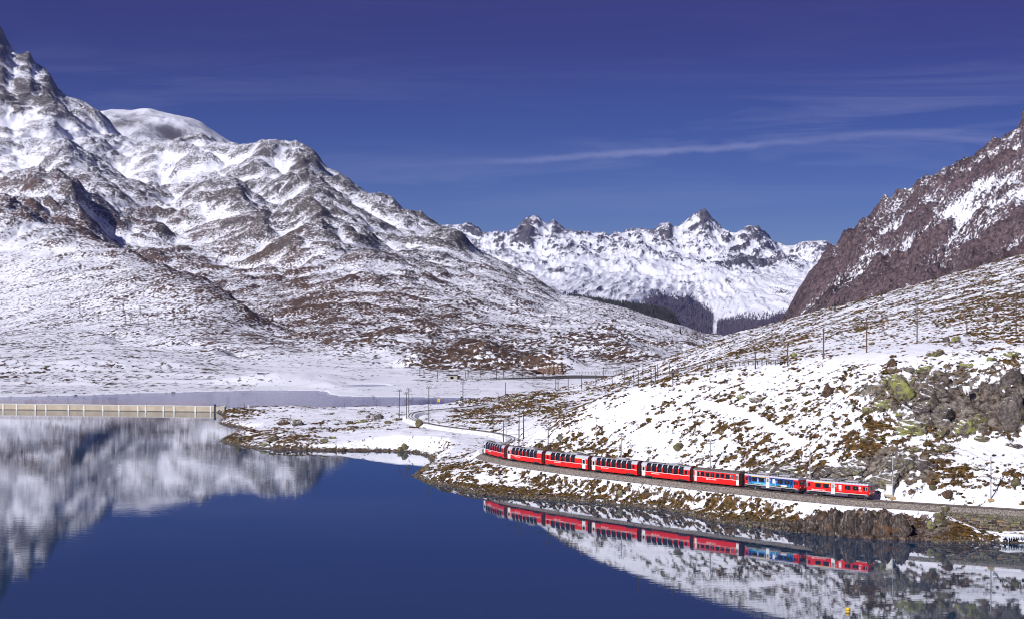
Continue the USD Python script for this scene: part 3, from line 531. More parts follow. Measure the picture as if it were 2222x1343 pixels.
# cover of the left mountain
cur1 = np.clip((ZL - gaussian_filter(ZL, (5, 5))) / 3.0, -1, 1); cur2 = np.clip((ZL - gaussian_filter(ZL, (18, 15))) / 13.0, -1, 1)   # rock shows on the brows, snow fills the hollows
nn = 0.50 * fbm(wx, wy, 60, 4, gain=0.6, seed=71) + 0.45 * fbm(XS, YS, 14, 4, gain=0.65, seed=75)
reg_pts = np.array([(-200, 300, .46, .4), (0, 90, .72, 1), (60, 140, .55, 1), (40, 200, .85, 1), (110, 190, .75, 1), (70, 160, .3, 1), (0, 250, .25, .6), (100, 270, .26, .6), (200, 270, .36, .7), (150, 340, .44, .7), (260, 340, .46, .8), (400, 340, .36, .8), (500, 370, .42, .8), (640, 350, .48, .9), (700, 380, .55, 1), (50, 400, .52, .4), (150, 430, .58, .6), (300, 430, .50, .5), (450, 430, .46, .6), (600, 430, .54, .8), (750, 440, .50, .9), (900, 500, .48, .8), (1000, 540, .62, 1), (1000, 580, .46, .4), (1100, 600, .48, .5), (0, 500, .46, .2), (100, 560, .46, .2), (200, 640, .52, .2), (300, 600, .58, .4), (400, 660, .60, .4), (50, 640, .48, .1), (150, 690, .50, .1), (450, 715, .60, .1), (450, 520, .58, .5), (350, 520, .58, .5), (600, 520, .54, .6), (700, 560, .60, .5), (800, 580, .58, .6), (900, 620, .62, .5), (480, 620, .64, .3), (560, 660, .68, .15), (650, 700, .70, .05), (750, 690, .70, .05), (850, 700, .68, .1), (950, 680, .66, .1), (1050, 700, .60, .1), (1150, 680, .54, .2), (620, 740, .62, .1), (760, 750, .66, .1), (900, 760, .60, .1), (1200, 640, .54, .5), (1250, 680, .48, .3), (1350, 690, .50, .4), (1450, 710, .52, .4), (1300, 730, .58, .1), (1200, 730, .56, .1), (1400, 760, .50, .2), (1500, 740, .55, .1), (950, 790, .72, .1), (1050, 785, .75, .1), (1120, 785, .75, .1), (1195, 800, .85, 1), (1250, 790, .4, .3), (1340, 780, .62, .1), (0, 740, .46, .05), (200, 745, .44, .1), (400, 770, .42, .05), (100, 780, .46, .05), (300, 790, .44, .05), (600, 800, .24, .05), (0, 830, .42, .05), (200, 830, .42, .05), (400, 830, .40, .05), (550, 835, .42, .05), (700, 810, .16, .0), (850, 815, .16, 0), (1000, 840, .22, 0), (800, 850, .36, 0), (1100, 830, .24, 0), (1250, 820, .22, 0), (1350, 800, .38, 0), (640, 790, .30, .05)], float)
f_reg = RBFInterpolator(reg_pts[:, :2] * [1, 1.5], reg_pts[:, 2:], kernel='linear', neighbors=20)
ru, rv = np.arange(-420, 1664, 12.0), np.arange(0, 884, 8.0)
RU, RV = np.meshgrid(ru, rv); RR = np.clip(f_reg(np.c_[RU.ravel(), RV.ravel() * 1.5]).reshape(RU.shape + (2,)), 0, 1)
f_rr = RegularGridInterpolator((rv, ru), RR, bounds_error=False, fill_value=None)
rr_ = f_rr(np.stack([np.clip(V2, 0, 880), np.clip(U2, -420, 1655)], -1))
plain_ = 1 - mtn
str_ = fbm(XL * 0.35, YL * 1.6, 18, 4, gain=0.6, seed=85)          # wind-blown streaks along the plain
gul = fbm(XS * 2.2 + 0.9 * YS, YS * 0.30, 30, 4, seed=88)           # avalanche runs down the brown slope
brown = gauss2(U2, V2, 800, 700, 330, 80)
bareL = 0.045 - 0.05 * sstep(520, 400, V2) + 0.80 * rr_[..., 0] - 0.03 * (1 - mtn) + mtn * (0.15 * cur1 + 0.05 * cur2) + 0.34 * nn * (0.4 + 0.6 * mtn) + 0.24 * str_ * plain_ * 1.6 + 0.30 * gul * brown + 0.85 * mtn * np.clip(0.84 - nL[..., 2], -0.13, 0.12)
rockL = sstep(0.35, 0.75, rr_[..., 1] * 0.95 + 0.9 * np.clip(0.80 - nL[..., 2], -.1, .5) + 0.3 * fbm(XL, YL, 40, 3, seed=91))
bareL = bareL + 0.05 * brown + 0.16 * (gauss2(U2, V2, 1010, 786, 150, 20) + gauss2(U2, V2, 1340, 775, 90, 16) + .7 * gauss2(U2, V2, 1300, 735, 70, 14)) + 0.02 * gauss2(U2, V2, 330, 650, 180, 70)
bareL = np.where(sdl < 2.0, 0.1, bareL)
covL = np.stack([np.clip(bareL, 0, 1), rockL * mtn, np.clip(0.12 + 0.25 * fbm(XL, YL, 150, 3, seed=93), 0, 1) * mtn], -1)
left_mat = terrain_mat('left_mountain', 3.2, veg=(0.085, 0.050, 0.034), veg2=(0.135, 0.085, 0.050), rock=(0.075, 0.064, 0.055), rock2=(0.15, 0.13, 0.108), lichen=(0.15, 0.14, 0.065), k=1.9, rot=0.5, stretch=(1.0, 0.6, 1.5), bump=0.35, sharp=0.08, snow=SNOW)
grid_mesh('hillside', XL, YL, ZL, left_mat, 'large rounded snowy mountain with brown lower slopes and the white plain below it', covL)

def hit_far(px, py, dmin=700.0, dmax=6300.0):
    c = int(np.clip(round((px - ul[0]) / 3.0), 0, len(ul) - 1)); v = V2[:, c]
    ok = (v <= py) & (dl >= dmin) & (dl <= dmax)
    i = int(np.argmax(ok)) if ok.any() else int(np.argmin(np.where((dl >= dmin) & (dl <= dmax), np.abs(v - py), 1e9)))
    return np.array([(px - CX) / F * dl[i], dl[i], ZL[i, c]])

def simple_mountain(name, cols, rows, curves, mat, label, shape, cover):
    Z, Dk, Zk = key_surface(curves, cols, rows)
    X = (cols[None, :] - CX) / F * rows[:, None]; Y = np.repeat(rows[:, None], len(cols), 1)
    Z = shape(X, Y, Z, Dk)
    n = slope_of(X, Y, Z)
    U, V = np.repeat(cols[None, :], len(rows), 0), HOR + (CAMH - Z) / Y * F
    grid_mesh(name, X, Y, Z, mat, label, cover(X, Y, Z, U, V, n[..., 2]))
    return X, Y, Z

# --- rounded snowy summit behind the left mountain
bk = [(150, 262, 3900), (207, 246, 3880), (250, 240, 3860), (285, 242, 3850), (318, 237, 3840), (345, 243, 3840), (380, 250, 3830), (430, 263, 3820), (460, 282, 3810), (500, 308, 3800), (540, 325, 3790), (580, 333, 3780), (640, 352, 3770), (740, 400, 3760)]
bk = [(x, y, D * 1.95) for x, y, D in bk]
def shp_b(X, Y, Z, Dk):
    g = np.exp(-((Y - Dk[-2][None]) / 380.) ** 2)
    return Z + (1 - 0.96 * g) * (36 * ridged(X, Y, 480, 5, seed=101)) + (1 - .7 * g) * 9 * ridged(X, Y, 120, 4, gain=.6, seed=104)
def cov_b(X, Y, Z, U, V, nz):
    b = 0.26 + 0.50 * gauss2(U, V, 380, 290, 40, 22) + 0.42 * gauss2(U, V, 260, 268, 60, 18) + 0.12 * gauss2(U, V, 330, 300, 120, 40) + 0.5 * np.clip(0.80 - nz, -.1, .4) + 0.34 * fbm(X, Y, 160, 4, seed=107)
    return np.stack([np.clip(b, 0, 1), np.full(b.shape, .9), np.zeros(b.shape)], -1)
simple_mountain('mountain', np.arange(140, 750, 3.0), np.arange(5900, 8400, 20.0), [[(x, y + 115, 5900) for x, y, D in bk], [(x, y + 62, 6600) for x, y, D in bk], bk, [(x, y + 30, 8380) for x, y, D in bk]], left_mat, 'smooth white rounded summit rising behind the left mountain ridge', shp_b, cov_b)

# --- dark mountain on the right
rk = [(1560, 790, 3000), (1640, 722, 3000), (1690, 697, 2990), (1722, 652, 2980), (1760, 604, 2960), (1790, 574, 2950), (1822, 545, 2940), (1832, 528, 2930), (1870, 502, 2920), (1900, 474, 2900), (1935, 446, 2890), (1965, 430, 2880), (2000, 400, 2860), (2040, 378, 2850), (2080, 362, 2840), (2120, 340, 2830), (2150, 322, 2820), (2180, 306, 2810), (2204, 290, 2800), (2214, 284, 2795), (2219, 262, 2790), (2260, 225, 2780), (2400, 130, 2750), (2620, -40, 2700)]
r0 = [(1560, 850, 2200), (1690, 790, 2150), (1800, 760, 2080), (1900, 745, 2000), (2000, 725, 1950), (2100, 700, 1900), (2222, 670, 1850), (2400, 640, 1800), (2620, 600, 1750)]
r1 = [(1560, 820, 2600), (1690, 735, 2580), (1800, 660, 2500), (1900, 610, 2440), (2000, 565, 2380), (2100, 528, 2340), (2222, 480, 2300), (2400, 400, 2250), (2620, 300, 2200)]
def shp_r(X, Y, Z, Dk):
    g = np.exp(-((Y - Dk[2][None]) / 110.) ** 2); up = np.clip((Z + 20) / 120, 0, 1)
    wx, wy = X + 40 * fbm(X, Y, 240, 3, seed=111), Y + 40 * fbm(X, Y, 240, 3, seed=112)
    return Z + up * ((1 - 0.88 * g) * 34 * ridged(wx * .8 + wy * .6, (wy * .8 - wx * .6) * .5, 230, 3, seed=113) + (1 - .5 * g) * 17 * ridged(wx, wy, 75, 4, seed=116) + 7 * ridged(X, Y, 26, 4, gain=.6, seed=118))
def cov_r(X, Y, Z, U, V, nz):
    t = (V - np.interp(U, [1700, 1830, 2000, 2222], [660, 545, 415, 300]))        # below the skyline
    al = fbm((U - 1.35 * (HOR - V)) * 0.9, (U + 0.74 * V) * 0.16, 42, 4, seed=121)   # snow chutes
    cv_ = np.clip((Z - gaussian_filter(Z, (9, 9))) / 9.0, -1, 1)
    b = 0.66 + 0.17 * cv_ + 0.0006 * t - 0.14 * sstep(1820, 2120, U) * (1 - sstep(150, 300, t)) - 0.22 * gauss2(U, V, 2190, 420, 110, 40) - 0.25 * gauss2(U, V, 2100, 470, 60, 30) + 0.44 * al + 0.26 * fbm(X, Y, 60, 4, seed=124) + 0.35 * np.clip(0.70 - nz, -.2, .3) + 0.22 * gauss2(U, V, 1740, 640, 110, 70)
    return np.stack([np.clip(b, 0, 1), sstep(0.35, 0.55, 0.45 + 0.6 * fbm(X, Y, 120, 4, seed=126) + 0.2 * (nz < .7)), np.zeros(b.shape)], -1)
right_mat = terrain_mat('right_mountain', 3.6, veg=(0.050, 0.032, 0.028), veg2=(0.085, 0.052, 0.042), rock=(0.088, 0.060, 0.062), rock2=(0.170, 0.120, 0.116), k=1.7, rot=0.0, stretch=(1., 1., .7), bump=0.45, sharp=0.10, snow=SNOW)
XR, YR, ZRm = simple_mountain('mountain', np.arange(1560, 2620, 2.6), np.arange(1750, 3300, 5.6), [r0, r1, rk, [(x, y + 40, 3290) for x, y, D in rk]], right_mat, 'steep dark reddish mountainside with snow chutes on the right', shp_r, cov_r)

# --- dark wooded ridge across the pass
fk = [(1150, 612, 3300), (1200, 626, 3300), (1230, 640, 3300), (1270, 650, 3300), (1320, 659, 3290), (1380, 666, 3280), (1430, 674, 3260), (1455, 682, 3240), (1470, 700, 3220), (1480, 722, 3210), (1520, 760, 3200)]
simple_mountain('hillside', np.arange(1150, 1524, 4.0), np.arange(2500, 3700, 12.0), [[(x, y + 80, 2500) for x, y, D in fk], fk, [(x, y + 40, 3690) for x, y, D in fk]], right_mat, 'dark wooded ridge crossing the gap below the distant white mountains',
    lambda X, Y, Z, Dk: Z + 5 * fbm(X, Y, 70, 4, seed=131), lambda X, Y, Z, U, V, nz: np.stack([np.clip(0.80 + 0.3 * fbm(X, Y, 50, 3, seed=133) - 0.5 * sstep(1330, 1220, U), 0, 1), np.full(U.shape, 0.05), np.zeros(U.shape)], -1))

# --- distant white range
ek = [(820, 520, 9000), (930, 494, 9000), (975, 490, 9000), (1000, 488, 9000), (1022, 485, 9000), (1040, 496, 9000), (1052, 508, 9000), (1075, 507, 9000), (1102, 512, 9000), (1122, 499, 9000), (1140, 480, 9000), (1156, 474, 9000), (1166, 475, 9000), (1180, 488, 9000), (1192, 492, 9000), (1200, 485, 9000), (1222, 499, 9000), (1250, 512, 9000), (1275, 511, 9000), (1292, 510, 9000), (1312, 511, 9000), (1325, 517, 9000), (1350, 511, 9000), (1380, 503, 9000), (1408, 503, 9000), (1440, 489, 9000), (1450, 485, 9000), (1464, 499, 9000), (1485, 486, 9000), (1508, 468, 9000), (1519, 462, 9000), (1528, 457, 9000), (1536, 464, 9000), (1548, 480, 9000), (1562, 496, 9000), (1590, 511, 9000), (1606, 507, 9000), (1622, 497, 9000), (1630, 497, 9000), (1645, 503, 9000), (1660, 514, 9000), (1680, 531, 9000), (1700, 538, 9000), (1722, 536, 9000), (1740, 531, 9000), (1760, 530, 9000), (1790, 531, 9000), (1815, 538, 9000), (1850, 560, 9000), (1950, 600, 9000)]
e_r = np.r_[np.arange(6200, 8400, 18), np.arange(8400, 9150, 11), np.arange(9150, 10000, 90)]
E0 = [(820, 760, 6200), (1500, 765, 6200), (1950, 760, 6200)]
E1 = [(820, 690, 6700), (1300, 690, 6700), (1420, 695, 6700), (1520, 730, 6700), (1560, 735, 6700), (1650, 700, 6700), (1950, 690, 6700)]
E2 = [(820, 630, 7400), (1200, 628, 7400), (1350, 632, 7400), (1450, 655, 7400), (1540, 672, 7400), (1620, 645, 7400), (1750, 628, 7400), (1950, 640, 7400)]
E3 = [(820, 580, 8100), (1150, 578, 8100), (1300, 575, 8100), (1420, 572, 8100), (1560, 580, 8100), (1700, 588, 8100), (1950, 610, 8100)]
E4 = [(820, 556, 8500), (1100, 546, 8500), (1250, 548, 8500), (1400, 545, 8500), (1550, 540, 8500), (1700, 560, 8500), (1950, 606, 8500)]
def shp_e(X, Y, Z, Dk):
    g = np.exp(-((Y - Dk[5][None]) / 150.) ** 2)
    up = sstep(7300, 8500, Y)
    wx, wy = X + 90 * fbm(X, Y, 600, 3, seed=141), Y + 90 * fbm(X, Y, 600, 3, seed=142)
    flut = np.interp(Y, [6300, 6900, 7500, 7900, 8200], [0, 1, 1, .5, 0])
    ang = X + 0.35 * (Y - 7400) * np.tanh((X - 900) / 300) + 30 * fbm(X, Y, 160, 2, seed=146)
    return Z + (1 - 0.9 * g) * up * 52 * ridged(wx, wy * .7, 520, 4, seed=143) + (1 - .4 * g) * up * 24 * ridged(wx, wy, 110, 5, gain=.6, seed=147) + (1 - up) * 14 * fbm(X, Y, 420, 3, seed=149) + flut * (11 * ridged(ang, Y * 0.12, 62, 2, seed=151) + 6 * ridged(ang, Y * 0.1, 26, 2, seed=152))
def cov_e(X, Y, Z, U, V, nz):
    top = np.interp(U, [q[0] for q in ek], [q[1] for q in ek])
    t = V - top
    cv2 = np.clip((Z - gaussian_filter(Z, (5, 5))) / 14.0, -1, 1)
    b = 0.27 + 0.30 * cv2 * (t < 140) + 0.18 * fbm(X, Y, 260, 4, seed=155) + 0.16 * ridged(X + .3 * Y, Y * .2, 60, 3, seed=158) * (t > 60) + 1.0 * np.clip(0.72 - nz, -.12, .4) * (t < 130)
    for (cu_, cv_, su, sv, a) in [(1140, 500, 18, 22, .55), (1020, 498, 26, 12, .35), (1215, 500, 26, 10, .35), (1300, 515, 24, 5, .3), (1440, 510, 30, 16, .32), (1480, 540, 20, 12, .4), (1528, 466, 10, 12, .4), (1510, 500, 24, 20, .2), (1630, 506, 26, 12, .35), (1640, 575, 70, 18, .34), (1600, 545, 50, 16, .18), (1210, 588, 34, 6, .4), (1230, 540, 20, 8, .3), (1100, 530, 60, 20, .1)]:
        b = b + a * gauss2(U, V, cu_, cv_, su, sv)
    forest = sstep(0, 14, V - np.interp(U, [1150, 1350, 1410, 1430, 1460, 1500, 1540, 1560, 1600, 1660, 1720, 1800], [690, 690, 640, 628, 640, 640, 668, 690, 684, 682, 672, 665]) + 16 * fbm(X, Y, 90, 4, seed=157))
    gully = gauss2(U, V * 0, np.interp(V, [600, 660, 730], [1520, 1556, 1549]), 0, 5, 1) * (V > 640)
    return np.stack([np.clip(np.maximum(b, 0.86 * forest) - 0.7 * gully, 0, 1), 1 - forest, np.zeros(b.shape)], -1)
far_mat = terrain_mat('far_mountains', 13.0, veg=(0.085, 0.068, 0.090), veg2=(0.120, 0.098, 0.118), rock=(0.070, 0.062, 0.062), rock2=(0.14, 0.125, 0.12), k=1.5, stretch=(1., .8, .8), bump=0.2, sharp=0.14, snow=SNOW)
XE, YE, ZE = simple_mountain('mountain', np.arange(820, 1950, 2.2), e_r, [E0, E1, E2, E3, E4, ek, [(x, y + 60, 9950) for x, y, D in ek]], far_mat, 'distant jagged white mountain range closing the valley', shp_e, cov_e)

# ------------------------------------------------------------------ water
water_mat = usdkit.material(stage, '/World/Looks/lake_water', {
    'g': ('geometry', {}),
    'm1': ('mapping', dict(scale=(0.22, 0.7, 0.5))), 'n1': ('noise_texture', dict(scale=1.0, detail=3.0, roughness=0.55)),
    'm2': ('mapping', dict(scale=(0.012, 0.03, 0.02))), 'n2': ('noise_texture', dict(scale=1.0, detail=3.0)),
    'a': ('map_range', dict(from_min=0.35, from_max=0.65, to_min=0.25, to_max=1.0, clamp=True)),
    'h': ('math', dict(math_type='multiply')),
    'b': ('bump', dict(strength=1.0, distance=0.006)),
    'd': ('principled_bsdf', dict(base_color=(0.010, 0.040, 0.090), roughness=0.020, ior=1.9, specular_ior_level=0.5)),
}, [('g.position', 'm1.vector'), ('m1.vector', 'n1.vector'), ('g.position', 'm2.vector'), ('m2.vector', 'n2.vector'), ('n2.fac', 'a.value'), ('n1.fac', 'h.value1'), ('a.result', 'h.value2'), ('h.value', 'b.height'), ('b.normal', 'd.normal')], surface='d.BSDF')
dam_line = [(-1500, 933.0), (-116, 681.3), (-100, 660.0), (0, 640.0), (400, 640.0)]
def sheet(name, ring, mat, label):
    poly = shapely.Polygon(ring)
    v, f = trimesh.creation.triangulate_polygon(poly, engine='earcut')
    m = trimesh.Trimesh(np.c_[v, np.zeros(len(v))], f, process=False)
    if m.face_normals[0][2] < 0: m.invert()
    obj(name, m, mat, label=label, category='lake', kind='structure')
sheet('water', [(-1500, -400), (1500, -400), (1500, 640.0)] + dam_line[::-1], water_mat, 'still dark blue mountain lake mirroring the slopes and the sky')
far_water = usdkit.material(stage, '/World/Looks/rippled_water', {
    'g': ('geometry', {}), 'm1': ('mapping', dict(scale=(0.5, 1.2, 0.5))), 'n1': ('noise_texture', dict(scale=1.0, detail=3.0)),
    'b': ('bump', dict(strength=1.0, distance=0.12)),
    'd': ('principled_bsdf', dict(base_color=(0.080, 0.082, 0.25), roughness=0.04, ior=1.16, specular_ior_level=0.3)),
}, [('g.position', 'm1.vector'), ('m1.vector', 'n1.vector'), ('n1.fac', 'b.height'), ('b.normal', 'd.normal')], surface='d.BSDF')
sheet('water', dam_line + [(400, 1150), (-1500, 1150)], far_water, 'pale violet second lake, finely rippled, beyond the dam and the peninsula')
# ------------------------------------------------------------------ railway track
M = {}
M['ballast'] = usdkit.material(stage, '/World/Looks/ballast', {
    'g': ('geometry', {}), 'v': ('voronoi_texture', dict(scale=7.0)), 'n': ('noise_texture', dict(scale=0.5, detail=4.0)),
    'r': ('rgb_ramp', {'ramp': [(0.0, (0.07, 0.058, 0.05)), (0.5, (0.19, 0.165, 0.145)), (1.0, (0.36, 0.33, 0.30))]}),
    's': ('separate_color', {}), 'b': ('bump', dict(strength=1.0, distance=0.06)), 'p': ('principled_bsdf', dict(roughness=0.9, specular_ior_level=0.1))},
    [('g.position', 'v.vector'), ('v.color', 's.color'), ('s.r', 'r.fac'), ('r.color', 'p.base_color'), ('v.distance', 'b.height'), ('b.normal', 'p.normal')], surface='p.BSDF')
M['snowy_ballast'] = usdkit.material(stage, '/World/Looks/snowy_ballast', {
    'g': ('geometry', {}), 'n': ('noise_texture', dict(scale=0.9, detail=6.0, roughness=0.7)), 'sx': ('separate_xyz', {}),
    'r': ('rgb_ramp', {'ramp': [(0.34, (0.16, 0.14, 0.13)), (0.42, (0.82, 0.835, 0.90))]}),
    'nn': ('math', dict(math_type='multiply_add', value2=0.75, value3=-0.64)), 'ad': ('math', dict(math_type='add')),
    'p': ('principled_bsdf', dict(roughness=0.9, specular_ior_level=0.1))},
    [('g.position', 'n.vector'), ('g.true_normal', 'sx.vector'), ('sx.z', 'nn.value1'), ('nn.value', 'ad.value1'), ('n.fac', 'ad.value2'), ('ad.value', 'r.fac'), ('r.color', 'p.base_color')], surface='p.BSDF')
M['rail'] = plain('rail_steel', (0.085, 0.062, 0.052), 0.55, 0.2, 2.0)
M['sleeper'] = plain('sleeper_wood', (0.07, 0.055, 0.045), 0.9, 0.3, 4.0)
M['red'] = plain('red_paint', (0.66, 0.018, 0.014), 0.32, 0.06, 0.8)
M['white'] = plain('white_paint', (0.82, 0.82, 0.80), 0.4, 0.05, 1.0)
M['yellow'] = plain('yellow_paint', (0.75, 0.48, 0.02), 0.4, 0.05, 1.0)
M['silver'] = plain('silver_roof_edge', (0.46, 0.47, 0.55), 0.38, 0.10, 1.5)
M['roof'] = plain('grey_brown_roof', (0.115, 0.090, 0.082), 0.8, 0.25, 1.2)
M['dark'] = plain('dark_underframe', (0.022, 0.021, 0.024), 0.7, 0.4, 5.0)
M['skirt'] = plain('slate_skirt', (0.075, 0.068, 0.095), 0.6, 0.2, 2.0)
M['bellows'] = plain('dark_red_bellows', (0.075, 0.016, 0.014), 0.85, 0.35, 6.0)
M['equip'] = plain('roof_equipment', (0.36, 0.36, 0.39), 0.5, 0.2, 3.0)
M['glass'] = usdkit.material(stage, '/World/Looks/carriage_glass', {
    'tc': ('texture_coordinate', {}), 'n': ('noise_texture', dict(scale=1.6, detail=3.0, roughness=0.7)), 'r': ('rgb_ramp', {'ramp': [(0.42, (0.010, 0.011, 0.014)), (0.58, (0.022, 0.022, 0.024)), (0.68, (0.12, 0.115, 0.10))]}),
    'p': ('principled_bsdf', dict(roughness=0.06, specular_ior_level=0.6))},
    [('tc.object', 'n.vector'), ('n.fac', 'r.fac'), ('r.color', 'p.base_color')], surface='p.BSDF')
M['concrete'] = plain('concrete', (0.36, 0.335, 0.29), 0.85, 0.15, 0.8, bump=0.01)

def ribbon(prof, s0, s1, n, close=False):
    """sweeps a cross-section [(offset, z)] along the track between two arc lengths"""
    S = np.linspace(s0, s1, n); rows = []
    for s in S:
        p, t = track_at(s); nrm = np.array([t[1], -t[0]])
        rows.append([[p[0] + nrm[0] * o, p[1] + nrm[1] * o, z] for o, z in prof])
    V = np.array(rows); k = len(prof); f = []
    for i in range(n - 1):
        for j in range(k if close else k - 1):
            a, b = i * k + j, i * k + (j + 1) % k
            f += [(a, b, b + k), (a, b + k, a + k)]
    m = trimesh.Trimesh(V.reshape(-1, 3), f, process=False)
    if not close and m.face_normals[:, 2].mean() < 0: m.invert()
    return m
upx = CX + TR[:, 0] / TR[:, 1] * F
def s_at_px(px):
    m = np.arange(len(TS)) <= int(np.argmax(np.diff(upx) > 0))
    return float(np.interp(-px, -upx[m], TS[m]))
s_tail_end = s_at_px(1104.5) + 15.2
rt = thing('railway_track', 'single narrow railway track curving along the shore and round the bay', 'railway track')
bal = [(-2.9, ZR - 1.16), (-1.45, ZR - 0.20), (1.45, ZR - 0.20), (2.9, ZR - 1.16)]
obj('ballast', ribbon(bal, 0, s_tail_end + 3, 260), M['ballast'], rt)
obj('ballast', ribbon(bal, s_tail_end + 3, TS[-1], 300), M['snowy_ballast'], rt, label='snow covered ballast beyond the train')
for o in (-0.5, 0.5):
    obj('rail', ribbon([(o - .05, ZR - .15), (o - .04, ZR), (o + .04, ZR), (o + .05, ZR - .15)], 0, TS[-1], 500), M['rail'], rt)
sl = []
for s in np.arange(0.3, s_tail_end + 6, 0.65):
    p, t = track_at(s); b = box(0, 0, 0, 0.24, 1.8, 0.14)
    T = np.eye(4); T[:2, 0] = t; T[:2, 1] = (-t[1], t[0]); T[:3, 3] = (p[0], p[1], ZR - 0.21); b.apply_transform(T); sl.append(b)
obj('sleepers', cat(*sl), M['sleeper'], rt, kind='stuff')

# ------------------------------------------------------------------ the train
def prism(poly_yz, x0, x1):
    """solid with the given outline in (y, z), from x0 to x1"""
    p = shapely.Polygon(poly_yz).buffer(0)
    m = trimesh.creation.extrude_polygon(p, x1 - x0, engine='earcut')
    v = m.vertices.copy(); m.vertices = np.c_[v[:, 2] + x0, v[:, 0], v[:, 1]]
    if m.volume < 0: m.invert()
    return m
def shell(prof, x0, x1, t0, t1):
    """a curved plate following the side profile [(y, z)] on the lake side (negative y), between offsets t0 and t1 from it"""
    a = np.array(prof, float); d = np.gradient(a, axis=0); n = np.stack([d[:, 1], -d[:, 0]], 1); n /= np.linalg.norm(n, axis=1, keepdims=True)
    o, i = a + n * t1, a + n * t0
    return prism([(-y, z) for y, z in np.vstack([o, i[::-1]])], x0, x1)
def sides(name, mesh, mat, parent, **kw):
    k = mesh.copy(); v = k.vertices.copy(); v[:, 1] *= -1; k.vertices = v; k.invert()
    a = obj(name, mesh, mat, parent, **kw); obj(name, k, mat, parent, **kw); return a
def both(m):
    k = m.copy(); v = k.vertices.copy(); v[:, 1] *= -1; k.vertices = v; k.invert(); return cat(m, k)
def sub_profile(prof, z0, z1):
    a = np.array(prof, float); z = a[:, 1]; keep = (z > z0 + .01) & (z < z1 - .01)
    return np.vstack([[np.interp(z0, z, a[:, 0]), z0], a[keep], [np.interp(z1, z, a[:, 0]), z1]])
def rbox_panel(x0, x1, z0, z1, y, th, r=0.06):
    """flat plate with rounded corners on the lake side at y = -y"""
    p = shapely.box(x0 + r, z0 + r, x1 - r, z1 - r).buffer(r, quad_segs=3)
    m = trimesh.creation.extrude_polygon(p, th, engine='earcut'); v = m.vertices.copy()
    m.vertices = np.c_[v[:, 0], -(y + v[:, 2]), v[:, 1]]
    if m.volume < 0: m.invert()
    return m
def frame_panel(x0, x1, z0, z1, y, th, w, r=0.06):
    p = shapely.box(x0 + r, z0 + r, x1 - r, z1 - r).buffer(r, quad_segs=3); p = p.difference(shapely.box(x0 + w, z0 + w, x1 - w, z1 - w))
    m = trimesh.creation.extrude_polygon(p, th, engine='earcut'); v = m.vertices.copy()
    m.vertices = np.c_[v[:, 0], -(y + v[:, 2]), v[:, 1]]
    if m.volume < 0: m.invert()
    return m
def lettering(text, x, z, h, y, bold=True):
    m = meshkit.text_mesh(text, h, 0.006, bold); v = m.vertices.copy()
    m.vertices = np.c_[v[:, 0] + x, -(y + v[:, 2]), v[:, 1] + z]
    if m.volume < 0: m.invert()
    return m
def bogie(parent, x, wheel_r=0.36, base=1.0):
    fr = cat(box(x, -0.86, 0.50, 2 * base + 0.9, 0.12, 0.22), box(x, 0.86, 0.50, 2 * base + 0.9, 0.12, 0.22), box(x, 0, 0.52, 0.5, 1.7, 0.22), box(x - base, -0.90, 0.40, .28, .1, .3), box(x + base, -0.90, 0.40, .28, .1, .3), box(x, -.90, .38, .55, .1, .3))
    b = obj('bogie', fr, M['dark'], parent)
    for k in (-1, 1):
        w = cat(*[trimesh.creation.cylinder(wheel_r, 0.11, sections=20).apply_transform(trimesh.transformations.rotation_matrix(np.pi / 2, (1, 0, 0))).apply_translation((x + k * base, sy * 0.55, wheel_r)) for sy in (-1, 1)], rod((x + k * base, -.6, wheel_r), (x + k * base, .6, wheel_r), .07))
        obj('wheel', w, M['rail'], b)
def place_on_track(sf, sr):
    """front and rear arc lengths -> (centre, heading, length)"""
    pf, _ = track_at(sf); pr, _ = track_at(sr); d = pf - pr
    return (pf + pr) / 2, math.atan2(d[1], d[0]), float(np.linalg.norm(d))

